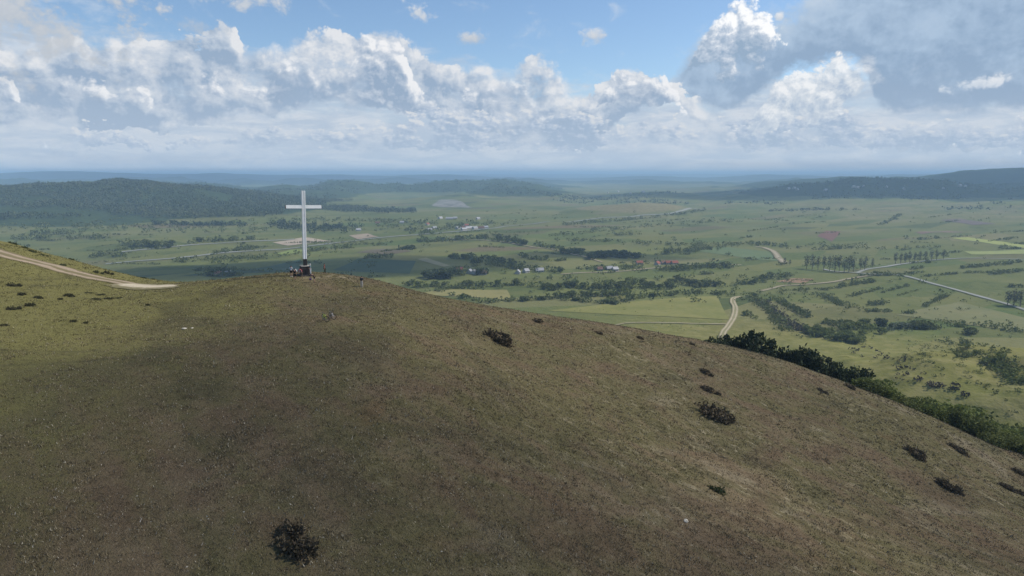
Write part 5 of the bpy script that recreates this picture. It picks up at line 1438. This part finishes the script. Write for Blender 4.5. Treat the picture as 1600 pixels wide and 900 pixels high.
for i, (u, v, l, rf) in enumerate(((628, 349, 14, 'white'), (671, 361, 16, 'white'), (679, 358, 14, 'grey'), (688, 342, 18, 'white'), (702, 343, 26, 'white'), (711, 342, 16, 'grey'), (747, 343, 14, 'white'), (716, 358, 20, 'grey'), (723, 357, 16, 'brown'), (729, 354, 14, 'red'), (733, 358, 26, 'white'), (742, 358, 22, 'grey'), (752, 358, 18, 'brown'), (759, 357, 14, 'grey'), (725, 360, 18, 'white'),
                                  (668, 352, 12, 'red'), (590, 350, 14, 'brown'), (560, 361, 14, 'white'))):
    house(u, v, l, rf, 0 if rf != 'brown' else 1, 0.15 + 0.3 * (i % 4), 'far %s house in the settlement along the main road' % {'white': 'pale-roofed', 'grey': 'grey-roofed', 'brown': 'brown-roofed', 'red': 'red-roofed'}[rf], G3 + ' with ' + rf + ' roofs', 9.0, 4.0, False)
for u, v in ((1232, 296), (1241, 295), (1246, 297), (1334, 293), (1340, 294), (1349, 292), (1385, 293), (1474, 295), (1500, 291), (1508, 292), (1290, 298), (1412, 296), (950, 302), (966, 300), (985, 303), (1005, 301)):
    house(u, v, 22, random.choice(('white', 'white', 'grey')), 0, random.uniform(0, 1.5), 'tiny pale house on the hazy hills along the horizon', 'houses on the hazy hills', 12.0, 6.0, False)

# ------------------------------------------------------------------ clouds overhead that shade the land
def cloud_material(density):
    m = bpy.data.materials.new('cloud_vapour'); m.use_nodes = True
    nt = m.node_tree; nt.nodes.clear()
    out = nt.nodes.new('ShaderNodeOutputMaterial')
    v = nt.nodes.new('ShaderNodeVolumePrincipled')
    v.inputs['Color'].default_value = (0.97, 0.97, 0.98, 1); v.inputs['Density'].default_value = density; v.inputs['Anisotropy'].default_value = 0.6
    nt.links.new(v.outputs[0], out.inputs['Volume'])
    return m

def cloud(ground, half, thick, alt, density, rz=0.0, lumps=9, seed=1, label=''):
    """a flat-based cumulus whose shadow falls round a point of the ground"""
    k = alt / SUN_DIR.z
    c = Vector((ground[0], ground[1], ground[2])) + SUN_DIR * k
    r = random.Random(seed)
    bm = bmesh.new()
    bmesh.ops.create_icosphere(bm, subdivisions=5, radius=1.0)
    lump = [(Vector((r.uniform(-1, 1), r.uniform(-1, 1), r.uniform(0, 1))).normalized(), r.uniform(0.3, 0.6)) for _ in range(lumps)]
    for v in bm.verts:
        n = v.co.normalized(); s = 0.82
        for d, a in lump:
            s += a * 0.5 * max(0.0, n.dot(d) - 0.45) ** 1.2
        s += 0.10 * math.sin(7 * n.x + 3 * n.y + seed) * math.sin(5 * n.y - 4 * n.z)
        v.co = n * s
        v.co.x *= half[0]; v.co.y *= half[1]
        v.co.z *= thick if v.co.z > 0 else thick * 0.25
    me = bpy.data.meshes.new('cloud'); bm.to_mesh(me); bm.free()
    for p in me.polygons: p.use_smooth = True
    me.materials.append(cloud_material(density))
    o = link(bpy.data.objects.new('cloud', me))
    o.location = c; o.rotation_euler = (0, 0, rz)
    tag(o, label=label, kind='structure')
    return o

# ground point, half size, thickness, height above it, density
cloud((2, 33, -6), (64, 34), 26, 700, 0.013, math.radians(-26), seed=3, label='small cumulus shading the near face of the hill')
cloud((84, 86, -18), (64, 46), 20, 760, 0.006, math.radians(-20), seed=4, label='thin cumulus shading the right shoulder')
cloud((2400, 3950, -40), (1900, 1150), 300, 1500, 0.006, 0.0, seed=5, label='broad cumulus shading the far right hills')
cloud((-2400, 9500, -60), (4500, 2600), 500, 3600, 0.003, 0.0, seed=6, label='broad cumulus shading the far left ranges')
cloud((-220, 960, -115), (330, 110), 90, 900, 0.014, math.radians(14), seed=7, label='cumulus shading the fields beyond the cross')
cloud((-1500, 2900, -60), (520, 420), 160, 1500, 0.008, 0.3, seed=8, label='cumulus shading the wooded ridge')
cloud((180, 1120, -115), (170, 60), 60, 900, 0.014, 0.0, seed=9, label='cumulus shading the hamlet')

# ------------------------------------------------------------------ haze over the whole valley
def haze_box(density):
    m = bpy.data.materials.new('haze_air'); m.use_nodes = True
    nt = m.node_tree; nt.nodes.clear()
    out = nt.nodes.new('ShaderNodeOutputMaterial')
    v = nt.nodes.new('ShaderNodeVolumePrincipled')
    v.inputs['Color'].default_value = (0.49, 0.73, 1.0, 1); v.inputs['Density'].default_value = density; v.inputs['Anisotropy'].default_value = 0.0
    nt.links.new(v.outputs[0], out.inputs['Volume'])
    bm = bmesh.new(); bmesh.ops.create_cube(bm, size=1.0)
    me = bpy.data.meshes.new('haze'); bm.to_mesh(me); bm.free()
    me.materials.append(m)
    o = link(bpy.data.objects.new('haze', me))
    lo, hi = float(min(vz_.min(), gz.min())) - 1.5, max(float(vz_.max()), CAM_Z) + 8.0
    o.location = (0, 0, (lo + hi) / 2); o.scale = (72000, 72000, hi - lo)
    print('haze', lo, hi)
    tag(o, label='thin blue haze filling the valley', kind='stuff')
haze_box(1.3e-4)
wt.links.new(col.s, w_bg.inputs['Color'])
